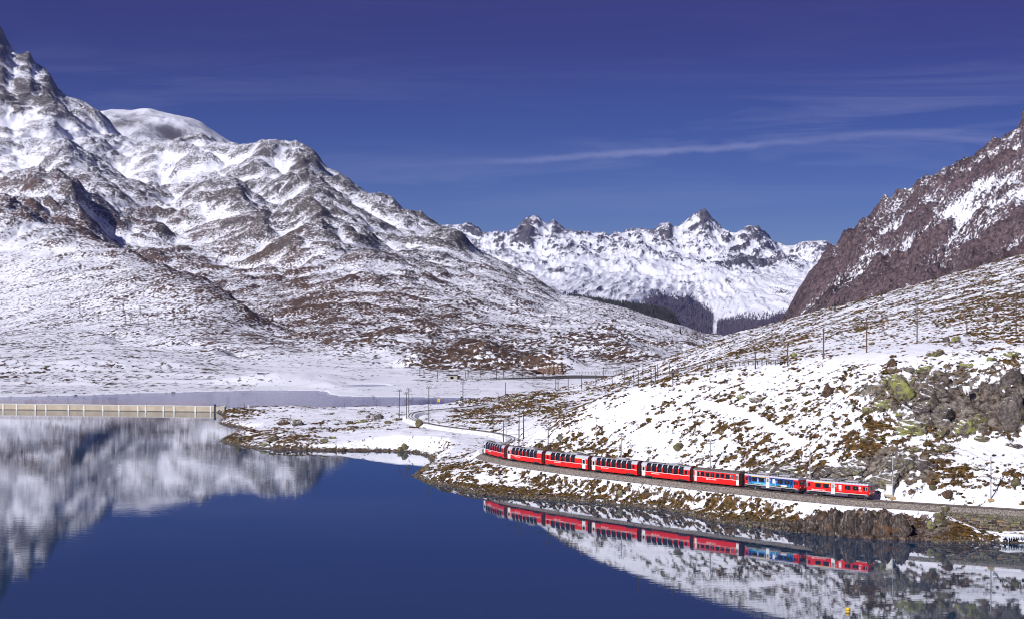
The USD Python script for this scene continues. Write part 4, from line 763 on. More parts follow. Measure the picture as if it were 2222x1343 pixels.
PANO = [(1.22, 0.28), (1.27, 0.55), (1.29, 1.0), (1.29, 2.2), (1.275, 2.45), (1.235, 2.66), (1.15, 2.88), (1.02, 3.06), (0.84, 3.20), (0.62, 3.29), (0.3, 3.34), (0.0, 3.36)]
def panorama(front_px, rear_px, label, layout, first=False, s_rear=None):
    sf = s_at_px(front_px); sr = s_rear if s_rear is not None else s_at_px(rear_px)
    c, hd, L = place_on_track(sf, sr)
    t = thing('railway_carriage', label, 'railway carriage', (c[0], c[1], ZR), hd, 'panoramic carriages of the red train')
    h = L / 2 - 0.12
    full = [(-y, z) for y, z in PANO] + [(y, z) for y, z in PANO[::-1][1:]]
    obj('body', prism(full, -h, h), M['red'], t)
    sides('roof_edge', shell(sub_profile(PANO, 2.58, 3.27), -h + .02, h - .02, -0.02, 0.012), M['silver'], t)
    obj('roof', cat(prism([(-.72, 3.2), (-.72, 3.285), (-.45, 3.36), (0, 3.40), (.45, 3.36), (.72, 3.285), (.72, 3.2)], -h + .01, h - .01)), M['roof'], t)
    X = lambda f: -h + f * 2 * h
    wins, door, small = layout
    n, a, b = wins; wdt = (b - a) / n
    gp = sub_profile(PANO, 1.47, 3.17)
    for i in range(n):
        x0, x1 = X(a + i * wdt + wdt * .10), X(a + i * wdt + wdt * .90)
        sides('window', shell(gp, x0, x1, 0.0, 0.028), M['glass'], t)
    stripe_x = [(X(0.008), X(door[0])), (X(door[1]), X(0.992))]
    obj('stripe', cat(*[both(shell([(1.29, 1.34), (1.29, 1.43)], x0, x1, 0.002, 0.014)) for x0, x1 in stripe_x if x1 - x0 > .15]), M['white'], t)
    if small: sides('window', rbox_panel(X(small[0]), X(small[1]), 1.62, 2.42, 1.285, 0.02), M['glass'], t, label='small end window')
    x0, x1 = X(door[0]), X(door[1])
    d = sides('door', rbox_panel(x0, x1, 0.42, 2.52, 1.27, 0.045), M['white'], t)
    sides('door_window', rbox_panel(x0 + .14, x1 - .14, 1.5, 2.36, 1.30, 0.03), M['glass'], d)
    if first:
        for q0, q1 in first: sides('class_stripe', shell([(1.262, 2.50), (1.238, 2.62)], X(q0), X(q1), 0.0, 0.022), M['yellow'], t)
    obj('underframe', cat(box(0, 0, .58, 2 * h - .6, 2.2, .3), box(-1.2, -.6, .40, 2.2, .8, .3), box(1.8, -.7, .38, 1.2, .6, .3)), M['dark'], t)
    for x in (-h * .70, h * .70): bogie(t, x)
    for x in (-h * .70, h * .70): sides('bogie_cover', rbox_panel(x - 1.25, x + 1.25, 0.25, 0.52, 1.262, 0.02), M['dark'], t)
    ac = trimesh.creation.box((2.6, 1.5, .26)).apply_translation((h * .25, 0, 3.47))
    ac.vertices[ac.vertices[:, 2] > 3.5] *= [1, .75, 1]
    obj('roof_unit', cat(ac, box(h * .25 - 1.9, 0, 3.42, .7, 1.2, .12)), M['equip'], t)
    obj('lettering', cat(lettering('Rhätische Bahn', X(.22) + .55, 0.98, 0.19, 1.29), rbox_panel(X(.22), X(.22) + .42, .97, 1.15, 1.29, .006, .02)), M['white'], t)
    for e in (-1, 1): obj('gangway', cat(*[box(e * (h + .03 + .07 * k), 0, 1.75, .08, 1.55 - .06 * (k % 2), 2.5 - .06 * (k % 2)) for k in range(3)]), M['bellows'], t)
    for e in (-1, 1): obj('end_wall', prism([(-y * .985, z) for y, z in PANO if z > .5] + [(y * .985, z) for y, z in PANO[::-1] if z > .5], *sorted((e * (h - .005), e * (h + .02)))), M['bellows'], t)
    return t
std = ((7, .105, .885), (.022, .088), (.90, .945))
panorama(1104.5, None, 'last red panoramic carriage, turned into the curve at the tail of the train', std, s_rear=s_tail_end)
panorama(1185.5, 1110.5, 'red panoramic carriage second from the tail, its end panel plain red without a small window', ((7, .125, .875), (.012, .085), None))
panorama(1285.5, 1192, 'red panoramic carriage with yellow first class stripes and five broad windows', ((5, .125, .715), (.875, .95), (.045, .085)), first=[(.01, .115), (.72, .87)])
panorama(1392.5, 1291.5, 'red panoramic carriage right in front of the one with yellow stripes', std)
panorama(1507, 1399.5, 'red panoramic carriage coupled behind the ordinary flat windowed coach', std)

# ordinary coach
EW = [(1.22, 0.36), (1.26, 0.7), (1.27, 1.2), (1.25, 2.6), (1.235, 2.80)]
def coach():
    c, hd, L = place_on_track(s_at_px(1613.5), s_at_px(1512.5)); h = L / 2 - .12
    t = thing('railway_carriage', 'ordinary red coach with flat windows and brown roof coupled behind the blue railcar', 'railway carriage', (c[0], c[1], ZR), hd)
    roofp = [(1.30, 2.80), (1.24, 2.92), (1.0, 3.08), (.6, 3.19), (0, 3.24)]
    full = [(-y, z) for y, z in EW] + [(y, z) for y, z in EW[::-1]]
    obj('body', prism(full, -h, h), M['red'], t)
    obj('roof', prism([(-y, z) for y, z in roofp] + [(y, z) for y, z in roofp[::-1][1:]], -h - .05, h + .05), M['roof'], t)
    sides('gutter', shell([(1.27, 2.72), (1.285, 2.80)], -h, h, 0.0, .03), M['silver'], t)
    X = lambda q: -h + (q - 190) / 1510 * 2 * h
    for a, b in ((335, 390), (440, 556), (605, 720), (768, 885), (938, 1050), (1100, 1215), (1272, 1390), (1448, 1500)):
        w = sides('window', rbox_panel(X(a), X(b), 1.62, 2.46, 1.262, .02), M['glass'], t)
        sides('window_frame', frame_panel(X(a) - .03, X(b) + .03, 1.59, 2.49, 1.262, .026, .045), M['silver'] if a == 1448 else M['dark'], w)
    sides('stripe', shell([(1.268, 1.43), (1.266, 1.50)], -h, h, .002, .012), M['white'], t)
    for a, b in ((235, 300), (1605, 1690)):
        d = sides('door', rbox_panel(X(a), X(b), .48, 2.62, 1.26, .035), M['white'], t)
        m_ = (X(a) + X(b)) / 2
        obj('door_window', cat(both(rbox_panel(X(a) + .05, m_ - .04, 1.55, 2.5, 1.28, .03)), both(rbox_panel(m_ + .04, X(b) - .05, 1.55, 2.5, 1.28, .03)) if a > 1000 else None), M['glass'], d)
    obj('lettering', cat(lettering('Rhätische Bahn', X(690), 1.04, .22, 1.268), rbox_panel(X(625), X(625) + .45, 1.03, 1.24, 1.268, .006, .02)), M['white'], t)
    obj('class_number', cat(lettering('2', X(398), 2.1, .26, 1.27), lettering('2', X(1405), 2.1, .26, 1.27)), M['white'], t)
    obj('underframe', cat(box(0, 0, .5, 2 * h - .4, 2.1, .28), box(-.6, -.7, .3, 1.6, .5, .28), box(2.4, -.7, .32, 1.0, .5, .25), box(-h * .28, -1.05, .28, .45, .1, .3)), M['dark'], t)
    for x in (-h * .70, h * .70): bogie(t, x)
    for e in (-1, 1): obj('gangway', cat(*[box(e * (h + .03 + .07 * k), 0, 1.65, .08, 1.5 - .06 * (k % 2), 2.3 - .06 * (k % 2)) for k in range(3)]), M['dark'], t)
    for e in (-1, 1): obj('end_wall', prism([(-y * .985, z) for y, z in EW if z > .5] + [(y * .985, z) for y, z in EW[::-1] if z > .5], *sorted((e * (h - .005), e * (h + .02)))), M['bellows'], t)
coach()

ART = usdkit.material(stage, '/World/Looks/night_sky_print', {
    'tc': ('texture_coordinate', {}), 's': ('separate_xyz', {}), 'n': ('noise_texture', dict(scale=0.35, detail=2.0)), 'na': ('math', dict(math_type='multiply_add', value2=1.1, value3=-0.5)), 'ad': ('math', dict(math_type='add')),
    'm': ('map_range', dict(from_min=1.05, from_max=2.7, clamp=True)),
    'r': ('rgb_ramp', {'ramp': [(0.0, (0.55, 0.80, 0.80)), (0.12, (0.10, 0.42, 0.66)), (0.32, (0.022, 0.16, 0.46)), (0.6, (0.012, 0.062, 0.25)), (1.0, (0.010, 0.040, 0.19))]}),
    'p': ('principled_bsdf', dict(roughness=0.35))},
    [('tc.object', 's.vector'), ('tc.object', 'n.vector'), ('n.fac', 'na.value1'), ('s.z', 'ad.value1'), ('na.value', 'ad.value2'), ('ad.value', 'm.value'), ('m.result', 'r.fac'), ('r.color', 'p.base_color')], surface='p.BSDF')
M['greenp'] = plain('dark_green_print', (0.05, 0.085, 0.03), .4, .4, 2.0)
M['navy'] = plain('navy_print', (0.008, 0.016, 0.05), .4)
RC = [(1.24, 0.92), (1.28, 1.3), (1.28, 2.60), (1.265, 2.72)]
def railcar(front_px, rear_px, label, blue):
    c, hd, L = place_on_track(s_at_px(front_px), s_at_px(rear_px)); h = L / 2 - .1
    t = thing('railcar', label, 'railcar', (c[0], c[1], ZR), hd)
    full = [(-y, z) for y, z in RC] + [(y, z) for y, z in RC[::-1]]
    # slightly pointed cab ends
    b = prism(full, -h + .25, h - .25); noses = []
    for e in (-1, 1):
        n_ = prism([(-y * .995, z) for y, z in RC] + [(y * .995, z) for y, z in RC[::-1]], *sorted((e * (h - .27), e * h)))
        v = n_.vertices; k = np.abs(v[:, 0]) > h - .1; v[k, 1] *= .80; v[k & (v[:, 2] > 2), 0] -= e * .16; noses.append(n_)
    obj('body', cat(b, *noses), M['red'], t)
    edge = [(1.275, 2.70), (1.26, 2.80), (1.14, 2.97), (.98, 3.06)]
    obj('roof_edge', prism([(-y, z) for y, z in edge] + [(y, z) for y, z in edge[::-1]], -h + .12, h - .12), M['silver'], t)
    obj('roof', prism([(-.99, 3.0), (-.95, 3.08), (-.5, 3.15), (.5, 3.15), (.95, 3.08), (.99, 3.0)], -h + .3, h - .3), M['roof'], t)
    obj('skirt', cat(box(0, 0, .66, 2 * h - 5.6 - 3.4, 2.42, .52), box(-h + .45, 0, .72, .8, 2.3, .42), box(h - .45, 0, .72, .8, 2.3, .42), box(0, 0, .86, 2 * h - .4, 2.40, .13)), M['skirt'], t)
    sides('stripe', shell([(1.247, .92), (1.258, 1.0)], -h + .3, h - .3, .004, .014), M['white'], t)
    X = lambda q: -h + (q - 80) / 1800 * 2 * h
    for a, b_ in ((365, 515), (595, 750), (1220, 1370), (1435, 1590)):
        w = sides('window', rbox_panel(X(a), X(b_), 1.70, 2.45, 1.275, .022), M['glass'], t)
        sides('window_frame', frame_panel(X(a) - .04, X(b_) + .04, 1.66, 2.49, 1.275, .03, .05), M['dark'], w)
    for a, b_ in ((98, 138), (155, 212), (1728, 1790), (1808, 1852)):
        w = sides('cab_window', rbox_panel(X(a), X(b_), 1.74, 2.42, 1.275, .022), M['glass'], t)
        if a in (98, 1808): sides('window_frame', frame_panel(X(a) - .03, X(b_) + .03, 1.70, 2.46, 1.275, .03, .06), M['silver'] if not blue else M['red'], w)
    art = []
    if blue:
        obj('printed_panel', cat(both(rbox_panel(X(225), X(818), 1.02, 2.68, 1.270, .0142, .02)), both(rbox_panel(X(938), X(1715), 1.02, 2.68, 1.270, .0142, .02))), ART, t)
        hills = []
        for x0, x1, k in ((225, 818, .10), (938, 1715, .22)):
            xs = np.linspace(X(x0), X(x1), 24); zz = 1.10 + k * np.sin((xs - xs[0]) / (xs[-1] - xs[0]) * np.pi) ** 1.5 + .03 * np.sin(xs * 5)
            p_ = shapely.Polygon(list(zip(xs, zz)) + [(xs[-1], 1.0), (xs[0], 1.0)])
            m = trimesh.creation.extrude_polygon(p_, .005, engine='earcut'); v = m.vertices.copy(); m.vertices = np.c_[v[:, 0], -(1.287 + v[:, 2]), v[:, 1]]
            if m.volume < 0: m.invert()
            hills.append(both(m))
        obj('printed_hills', cat(*hills), M['greenp'], t)
        fig = []
        for q, w_ in ((290, 1), (1650, -1)):                          # printed dark walking figures
            x = X(q); S = lambda pts, wd: shapely.LineString(pts).buffer(wd)
            g = shapely.union_all([shapely.Point(x, 2.44).buffer(.10), S([(x, 2.3), (x, 1.85)], .15), S([(x - .02, 1.85), (x - .26 * w_, 1.42), (x - .34 * w_, 1.08)], .085), S([(x + .02, 1.85), (x + .22 * w_, 1.45), (x + .30 * w_, 1.08)], .085), S([(x, 2.2), (x + .3 * w_, 1.85)], .06), S([(x, 2.2), (x - .25 * w_, 1.9)], .06)])
            m = trimesh.creation.extrude_polygon(g, .008, engine='earcut'); v = m.vertices.copy(); m.vertices = np.c_[v[:, 0], -(1.2865 + v[:, 2]), v[:, 1]]
            if m.volume < 0: m.invert()
            fig.append(m)
        [obj('printed_figure', q_, M['navy'], t) for q_ in fig]
        tb = []
        for q in (555, 1135):                                        # printed white wind turbines
            x = X(q)
            g = shapely.union_all([shapely.LineString([(x, 1.15), (x, 2.0)]).buffer(.035)] + [shapely.LineString([(x, 2.0), (x + .42 * math.sin(a), 2.0 + .42 * math.cos(a))]).buffer(.03) for a in (-.5, 1.6, 3.7)])
            m = trimesh.creation.extrude_polygon(g, .006, engine='earcut'); v = m.vertices.copy(); m.vertices = np.c_[v[:, 0], -(1.2868 + v[:, 2]), v[:, 1]]
            if m.volume < 0: m.invert()
            tb.append(m)
        obj('printed_turbine', cat(*tb), M['white'], t)
        obj('printed_banner', rbox_panel(X(1310), X(1500), 1.18, 1.45, 1.2875, .006, .02), M['white'], t)
        obj('printed_banner', rbox_panel(X(1265), X(1305), 1.22, 1.42, 1.2875, .006, .02), M['red'], t, label='small red square on the print')
        sides('lower_band', shell([(1.255, 1.0), (1.262, 1.06)], X(225), X(1715), .006, .016), M['red'], t)
    else:
        obj('lettering', cat(lettering('Rhätische Bahn', X(352), 1.14, .23, 1.273), rbox_panel(X(255), X(335), 1.13, 1.35, 1.273, .006, .02)), M['white'], t)
        obj('crest', rbox_panel(X(1610), X(1662), 1.98, 2.42, 1.28, .012), M['white'], t)
        obj('crest_mark', cat(rbox_panel(X(1624), X(1648), 2.22, 2.36, 1.292, .004, .01), rbox_panel(X(1620), X(1652), 2.04, 2.10, 1.292, .004, .01)), M['dark'], t)
        obj('name_plate', cat(rbox_panel(X(1608), X(1690), 1.60, 1.68, 1.28, .006, .01), rbox_panel(X(1036), X(1120), 1.38, 1.45, 1.28, .006, .01)), M['white'], t)
    sides('class_stripe', shell([(1.274, 2.58), (1.266, 2.70)], X(315), X(800), .002, .018), M['yellow'], t)
    obj('class_number', cat(lettering('1', X(765), 2.06, .3, 1.29), lettering('2', X(940), 2.06, .3, 1.29)), M['white'], t)
    sides('white_panel', rbox_panel(X(1040), X(1112), 1.62, 2.48, 1.28, .02), M['white'], t)
    d = sides('door', rbox_panel(X(822), X(932), .62, 2.62, 1.27, .04), M['white'], t)
    xs = np.linspace(X(834), X(920), 5)
    sides('door_window', cat(*[rbox_panel(xs[i] + .03, xs[i + 1] - .03, 1.70, 2.52, 1.295, .03, .03) for i in range(4)]), M['glass'], d)
    obj('underframe', cat(box(0, 0, .5, 2 * h - 1.2, 1.6, .35), box(X(880), -1.15, .38, 1.3, .35, .08), box(X(960), -1.1, .30, .7, .3, .06)), M['dark'], t)
    for x in (-h * .70, h * .70): bogie(t, x, .40, 1.05)
    for e in (-1, 1):
        x = e * (h - .02)
        cw = box(e * (h - .10), 0, 2.12, .10, 1.5, .72)
        cwv = cw.vertices; cwv[cwv[:, 2] > 2.2, 0] -= e * .05
        obj('windscreen', cat(cw), M['glass'], t)
        obj('headlight', cat(*[trimesh.creation.cylinder(.11, .1, sections=14).apply_transform(trimesh.transformations.rotation_matrix(np.pi / 2, (0, 1, 0))).apply_translation((e * (h + .01), sy * .72, 1.28)) for sy in (-1, 1)]), M['white'], t)
        obj('coupling', cat(box(e * (h + .15), 0, .72, .3, .3, .25), box(e * (h + .02), 0, .60, .1, 1.7, .34), rod((e * (h + .05), -.5, 1.1), (e * (h + .15), -.5, .7), .05), rod((e * (h + .05), .5, 1.1), (e * (h + .15), .5, .7), .05)), M['dark'], t)
    obj('end_panel', cat(*[box(e * (h + .012), 0, 1.35, .02, 1.6, .72) for e in (-1, 1)]), M['red'], t)
    # roof: resistors, grilles, handrail, pantographs
    obj('roof_box', cat(box(X(640), 0, 3.28, 2.9, 1.5, .22), box(X(1370), 0, 3.28, 2.9, 1.5, .22)), M['equip'], t)
    gz = []
    x0, x1 = X(865), X(1165)
    for sy in (-.85, .85):
        gz += [rod((x0, sy, 3.14), (x0, sy, 3.5), .035), rod((x1, sy, 3.14), (x1, sy, 3.5), .035), rod((x0, sy, 3.5), (x1, sy, 3.5), .035), rod((x0, sy, 3.2), (x1, sy, 3.2), .035)]
        gz += [rod((x0 + (x1 - x0) * k / 3, sy, 3.2), (x0 + (x1 - x0) * k / 3, sy, 3.5), .03) for k in (1, 2)]
    obj('roof_grille', cat(*gz), M['equip'], t)
    obj('roof_grille_box', box((x0 + x1) / 2, 0, 3.32, x1 - x0 - .2, 1.3, .3), M['dark'], t)
    obj('roof_slots', cat(*[both(rod((-h + .8 + k * (2 * h - 1.6) / 17 - .2, -1.09, 3.04), (-h + .8 + k * (2 * h - 1.6) / 17 + .2, -1.09, 3.04), .04, 4)) for k in range(18)]), M['dark'], t, kind='stuff')
    for e in (-1, 1):
        x = e * (h - 1.5); g = []
        for sy in (-.5, .5):
            g += [rod((x - .7, sy, 3.3), (x + .9, sy * .6, 3.52), .03), rod((x + .9, sy * .6, 3.52), (x - .6, sy * .8, 3.6), .025), rod((x - .75, sy, 3.12), (x - .75, sy, 3.34), .05), rod((x + .6, sy, 3.12), (x + .6, sy, 3.34), .05)]
        g += [rod((x - .6, -.9, 3.62), (x - .6, .9, 3.62), .03), rod((x - .35, -.9, 3.62), (x - .35, .9, 3.62), .03), rod((x - .7, -.5, 3.32), (x - .7, .5, 3.32), .03)]
        obj('pantograph', cat(*g), M['dark'], t)
        hn = trimesh.creation.box((.9, .7, .18)).apply_translation((e * (h - .75), 0, 3.2)); obj('roof_hood', hn, M['equip'], t)
    if not blue:                                                     # raised pantograph of the leading car
        x = h - 1.1
        obj('raised_pantograph', cat(rod((x, -.4, 3.3), (x - .9, -.3, 3.95), .03), rod((x, .4, 3.3), (x - .9, .3, 3.95), .03), rod((x - .9, -.3, 3.95), (x + .1, -.5, 4.5), .025), rod((x - .9, .3, 3.95), (x + .1, .5, 4.5), .025), rod((x + .1, -.8, 4.52), (x + .1, .8, 4.52), .03)), M['dark'], t)
    return t
railcar(1742.5, 1622.5, 'railcar with dark blue night landscape print and red ends, behind the leading red railcar', True)
railcar(1893, 1755, 'leading red railcar with slate grey skirt and white doors, foremost of the train', False)
# ------------------------------------------------------------------ masts and poles
M['mast'] = plain('dark_mast', (0.040, 0.034, 0.034), 0.8, 0.25, 1.0)
M['steel'] = plain('galvanised_steel', (0.34, 0.34, 0.36), 0.55, 0.12, 1.0)
M['insul'] = plain('insulator', (0.055, 0.03, 0.025), 0.3)
M['footing'] = plain('ochre_footing', (0.40, 0.27, 0.13), 0.9, 0.2, 2.0)
def hit_any(px, py):
    a = hit(px, py); b = hit_far(px, py)
    pa = proj(a[0], a[1], a[2])[1]; pb = proj(b[0], b[1], b[2])[1]
    oka, okb = abs(pa - py) < 3, abs(pb - py) < 3
    if oka and okb: return a if a[1] <= b[1] else b
    return a if oka or not okb else b
def on_level(px, py, z0=0.5):
    """the valley floor where a level line through the pixel would lie"""
    q = G(px, py, z0); c = np.clip((px - ul[0]) / 2.6, 0, len(ul) - 1); r = np.interp(q[1], dl, np.arange(len(dl)))
    zl = float(map_coordinates(ZL, [[r], [c]], order=1)[0]); zn = float(ground_z(q[0], q[1])[0]) if 460 < px else -9
    return np.array([q[0], q[1], max(zl, zn if zn > -.5 else -9, 0.2)])
def mast(px, top, base, label, steel=False, arm=True, bracket=True, group=None, double=False):
    p = hit_any(px, base); sc = F / p[1]; H = (base - top) / sc
    H = float(np.clip(H, 2.5, 14.0))
    rot = 0.0
    t = thing('catenary_mast', label, 'mast', p, rot, group)
    r = max(0.12, 0.80 / sc)
    obj('post', cat(rod((0, 0, -.4), (0, 0, H), r * 1.1, 8, r * .85)), M['steel'] if steel else M['mast'], t)
    if steel: obj('footing', box(0, 0, 0.12, 1.0, 1.0, .5), M['footing'], t)
    if arm:
        obj('crossarm', cat(box(0, 0, H - .55, 1.7, .10, .12), box(0, 0, H - .15, .95, .08, .10)), M['mast'], t)
        for k in (-.78, -.4, .4, .78):
            z = H - .5 if abs(k) > .5 else H - .1
            obj('insulator', cat(rod((k, 0, z), (k, 0, z + .34), .075, 6), rod((k, 0, z + .1), (k, 0, z + .2), .12, 6)), M['insul'], t)
    if bracket:
        d = np.hypot(TR[:, 0] - p[0], TR[:, 1] - p[1]); i = int(np.argmin(d))
        if d[i] < 9:
            q = TR[i] - p[:2]; L = np.linalg.norm(q); u = q / L; zc = ZR + 4.75 - p[2]
            if H > zc - .5:
                zt = min(zc + .75, H - .2)
                obj('bracket', cat(rod((0, 0, zt), (u[0] * L, u[1] * L, zt), .05, 5), rod((0, 0, zt - 1.0), (u[0] * L * .75, u[1] * L * .75, zt), .04, 5), rod((u[0] * L, u[1] * L, zt), (u[0] * L, u[1] * L, zc + .05), .035, 5)), M['steel'] if steel else M['mast'], t)
                obj('bracket_insulator', rod((u[0] * .5, u[1] * .5, zt), (u[0] * .95, u[1] * .95, zt), .1, 6), M['insul'], t)
    return t
near_masts = [
 (2150, 990, 1085.5, 'grey steel mast on ochre footing, rightmost one beside the track with a slanting shadow', True, False, True),
 (1937, 988, 1081, 'tall grey steel mast on ochre footing beside the white cabinet ahead of the train', True, False, True),
 (1757.5, 972, 1047, 'grey steel mast rising behind the gap between the blue and the red railcar', True, False, True),
 (1541.5, 955, 1031, 'grey mast rising behind the ordinary flat windowed coach', True, True, True),
 (1348.5, 941, 1012, 'grey mast with spiky insulators behind the fourth panoramic carriage', True, True, True),
 (1189.5, 925, 990, 'dark mast with spiky insulators just left of the yellow striped carriage', False, True, True),
 (1126, 920, 974, 'short thick dark mast just behind the second carriage from the tail', False, False, True),
 (1126.5, 881, 951, 'tall slender dark mast with insulators in the tight curve behind the tail carriages', False, True, False),
 (1136, 889, 952, 'thin dark pole without arms, right of the tall mast in the tight curve', False, False, False),
 (1092.5, 912, 962, 'dark mast directly above the roof of the tail carriage, left one of the pair', False, False, True),
 (1098, 908, 963, 'thin grey mast directly above the tail carriage roof, right one of the pair', True, False, False),
 (1070, 873, 938, 'dark mast standing alone on white snow behind the straight of the snowy track', False, False, True),
 (930.5, 838, 925, 'tallest dark mast at the near side of the snowy hairpin curve, with a sideways arm', False, True, True),
 (882, 851, 913, 'dark mast at the left edge of the hairpin curve, nearer of the close pair', False, True, True),
 (887, 842, 902, 'dark mast at the hairpin curve, farther one of the close pair', False, True, False),
 (866.5, 845, 907, 'leftmost dark mast on the peninsula, behind a flat boulder', False, True, False),
 (1004.5, 829, 886, 'dark mast right beside the crossing sign in front of the second lake', False, True, True),
 (1097, 829, 861, 'dark mast with a side bracket above the mossy boulders right of the second lake', False, False, False)]
for a in near_masts: mast(*a)
valley = [(911, 798, 816), (920, 804, 819), (949, 804, 823), (1009.6, 805, 821), (1015.7, 794, 821), (1042, 804, 820), (1077, 804, 824), (1092.6, 805, 821), (1113, 805, 821), (1133, 797, 821), (1156, 804, 820), (1179, 805, 820),
          (1206, 814, 846), (1211, 825, 847), (1233, 818, 847.5), (1262, 811, 843), (1293, 809, 838), (1328.5, 816, 834), (1354.5, 793, 832), (1375.5, 804, 835), (1385, 803, 839), (1395, 790, 816), (1413, 808, 836), (1422, 795, 827), (1427, 789, 820), (1310, 794, 816)]
ords = ['first', 'second', 'third', 'fourth', 'fifth', 'sixth', 'seventh', 'eighth', 'ninth', 'tenth', 'eleventh', 'twelfth', 'thirteenth', 'fourteenth', 'fifteenth', 'sixteenth', 'seventeenth', 'eighteenth', 'nineteenth', 'twentieth', 'twenty first', 'twenty second', 'twenty third', 'twenty fourth', 'twenty fifth', 'twenty sixth', 'twenty seventh']
for k, (x, a, b) in enumerate(sorted(valley)):
    mast(x, a, b, f'thin dark line mast on the valley floor, {ords[k]} from the left', False, False, False, group='thin masts on the valley floor')
for x, a, b, w in [(1453, 788, 806, 'thin pole left of the small stone hut on the right slope'), (1460, 811, 831, 'thin pole in front of and below the small stone hut'), (1471, 788, 811, 'double looking thin pole right of the small stone hut'), (1521.5, 805, 815, 'very short post on the snowy slope right of the stone hut'), (1575.5, 784, 806, 'thin pole beside the guard rail high on the right slope')]:
    p = hit_any(x, b); H = (b - a) * p[1] / F
    t = thing('pole', w, 'pole', p); obj('post', rod((0, 0, -.3), (0, 0, H), .16, 7, .11), M['mast'], t); obj('cap', box(0, 0, H + .05, .4, .2, .12), M['mast'], t)
M['pole'] = plain('brown_pole', (0.10, 0.062, 0.048), 0.85, 0.25, 1.0)
for k, (x, a, b, w) in enumerate([(1639, 762, 800, 'slender brown line pole on the right hillside, lowest and leftmost of the row'), (1709, 746, 792, 'slender line pole on the right hillside, second from the left in the row'), (1787, 712, 778, 'slender line pole on the right hillside, third from the left in the row'), (1880.5, 689, 765, 'slender line pole on the right hillside, above the block shaped boulder'), (1990, 664, 745.5, 'slender line pole on the right hillside, fifth from the left in the row'), (2098, 701, 726, 'short stub of a pole between two taller ones on the right hillside'), (2205, 633, 719, 'reddish line pole at the right edge, highest on the hillside')]):
    p = hit(x, b); H = (b - a) * p[1] / F
    t = thing('line_pole', w, 'pole', p)
    obj('post', rod((0, 0, -.5), (0, 0, H), .17, 8, .12), M['pole'], t)
    obj('top_bracket', cat(box(0, 0, H - .35, .7, .08, .08), rod((-.3, 0, H - .3), (-.3, 0, H - .05), .05), rod((.3, 0, H - .3), (.3, 0, H - .05), .05)), M['insul'], t)
# contact wire above the track
wz = []
S = np.linspace(0, TS[-1] - 1, 420)
def wire(off, z0, sag, r):
    rows = []
    for s in S:
        p, t_ = track_at(s); n = np.array([t_[1], -t_[0]]); q = p + n * off
        rows.append((*q, z0 - sag * (1 - (2 * ((s / 24.0) % 1) - 1) ** 2)))
    return cat(*[rod(a, b, r, 3) for a, b in zip(rows[:-1], rows[1:])])
ow = thing('overhead_wire', 'thin contact wire strung above the railway track', 'overhead wire')
obj('contact_wire', wire(0, ZR + 4.72, 0.03, 0.024), M['mast'], ow)
obj('carrier_wire', wire(0, ZR + 5.45, 0.45, 0.022), M['mast'], ow)

# ------------------------------------------------------------------ dam
A_, B_ = G(0, 888.0), G(466, 893.5)
dv = (B_ - A_)[:2]; dL = np.linalg.norm(dv); dh = math.atan2(dv[1], dv[0])
dam = thing('dam', 'long low beige concrete dam wall between the two lakes with white piers and a railing', 'dam', (B_[0], B_[1], 0), dh)
def dx_at(px):                                                # metres left of the right end along the dam
    lo, hi = -120.0, 6.0
    for _ in range(40):
        m_ = (lo + hi) / 2; X_, Y_ = B_[0] + m_ * dv[0] / dL, B_[1] + m_ * dv[1] / dL
        if CX + X_ / Y_ * F < px: lo = m_
        else: hi = m_
    return (lo + hi) / 2
M['dam'] = plain('dam_concrete', (0.40, 0.345, 0.265), 0.85, 0.16, 0.35, bump=0.02, bscale=3)
M['pier'] = plain('pale_concrete', (0.62, 0.62, 0.58), 0.8, 0.08, 0.5)
x0 = dx_at(-75)
obj('wall', box(x0 / 2, .6, .1, -x0, 1.2, 4.2), M['dam'], dam)
obj('coping', box(x0 / 2, .6, 2.28, -x0, 1.4, .18), M['pier'], dam)
obj('waterline_band', box(x0 / 2, -.012, .10, -x0, .02, .26), plain('wet_concrete', (0.10, .095, .08), .6), dam)
for q in (-66, -29, 7, 36.5, 77, 100, 149, 182.5, 223.5, 258.5, 299.5, 316.5, 355, 378, 424, 457.5):
    obj('pier', box(dx_at(q), -.10, .1, .62, .25, 4.1), M['pier'], dam)
M['railing'] = plain('pinkish_railing', (0.30, 0.21, 0.22), 0.6)
rail_ = obj('railing', cat(rod((x0, .5, 3.55), (-2.2, .5, 3.55), .07, 6), rod((x0, .5, 2.95), (-2.2, .5, 2.95), .035, 5)), M['railing'], dam)
obj('railing_posts', cat(*[rod((x, .5, 2.3), (x, .5, 3.55), .05, 5) for x in np.arange(x0 + .3, -2.2, .62)]), M['railing'], rail_, kind='stuff')
obj('gate_post', box(.15, -.15, .8, .75, .5, 4.6), M['dark'], dam, label='dark gate post at the right end of the dam')
obj('abutment', cat(box(2.2, .7, .2, 3.6, 2.0, 3.9), box(3.4, .4, 2.3, 2.2, 1.6, .35)), M['concrete'], dam)
obj('end_railing', cat(*[rod((x, .3, 2.4), (x, .3, 3.6), .05, 5) for x in (2.0, 3.1, 4.2)], rod((2.0, .3, 3.6), (4.2, .3, 3.6), .05, 5), rod((2.0, .3, 3.0), (4.2, .3, 3.0), .04, 5)), M['steel'], dam)
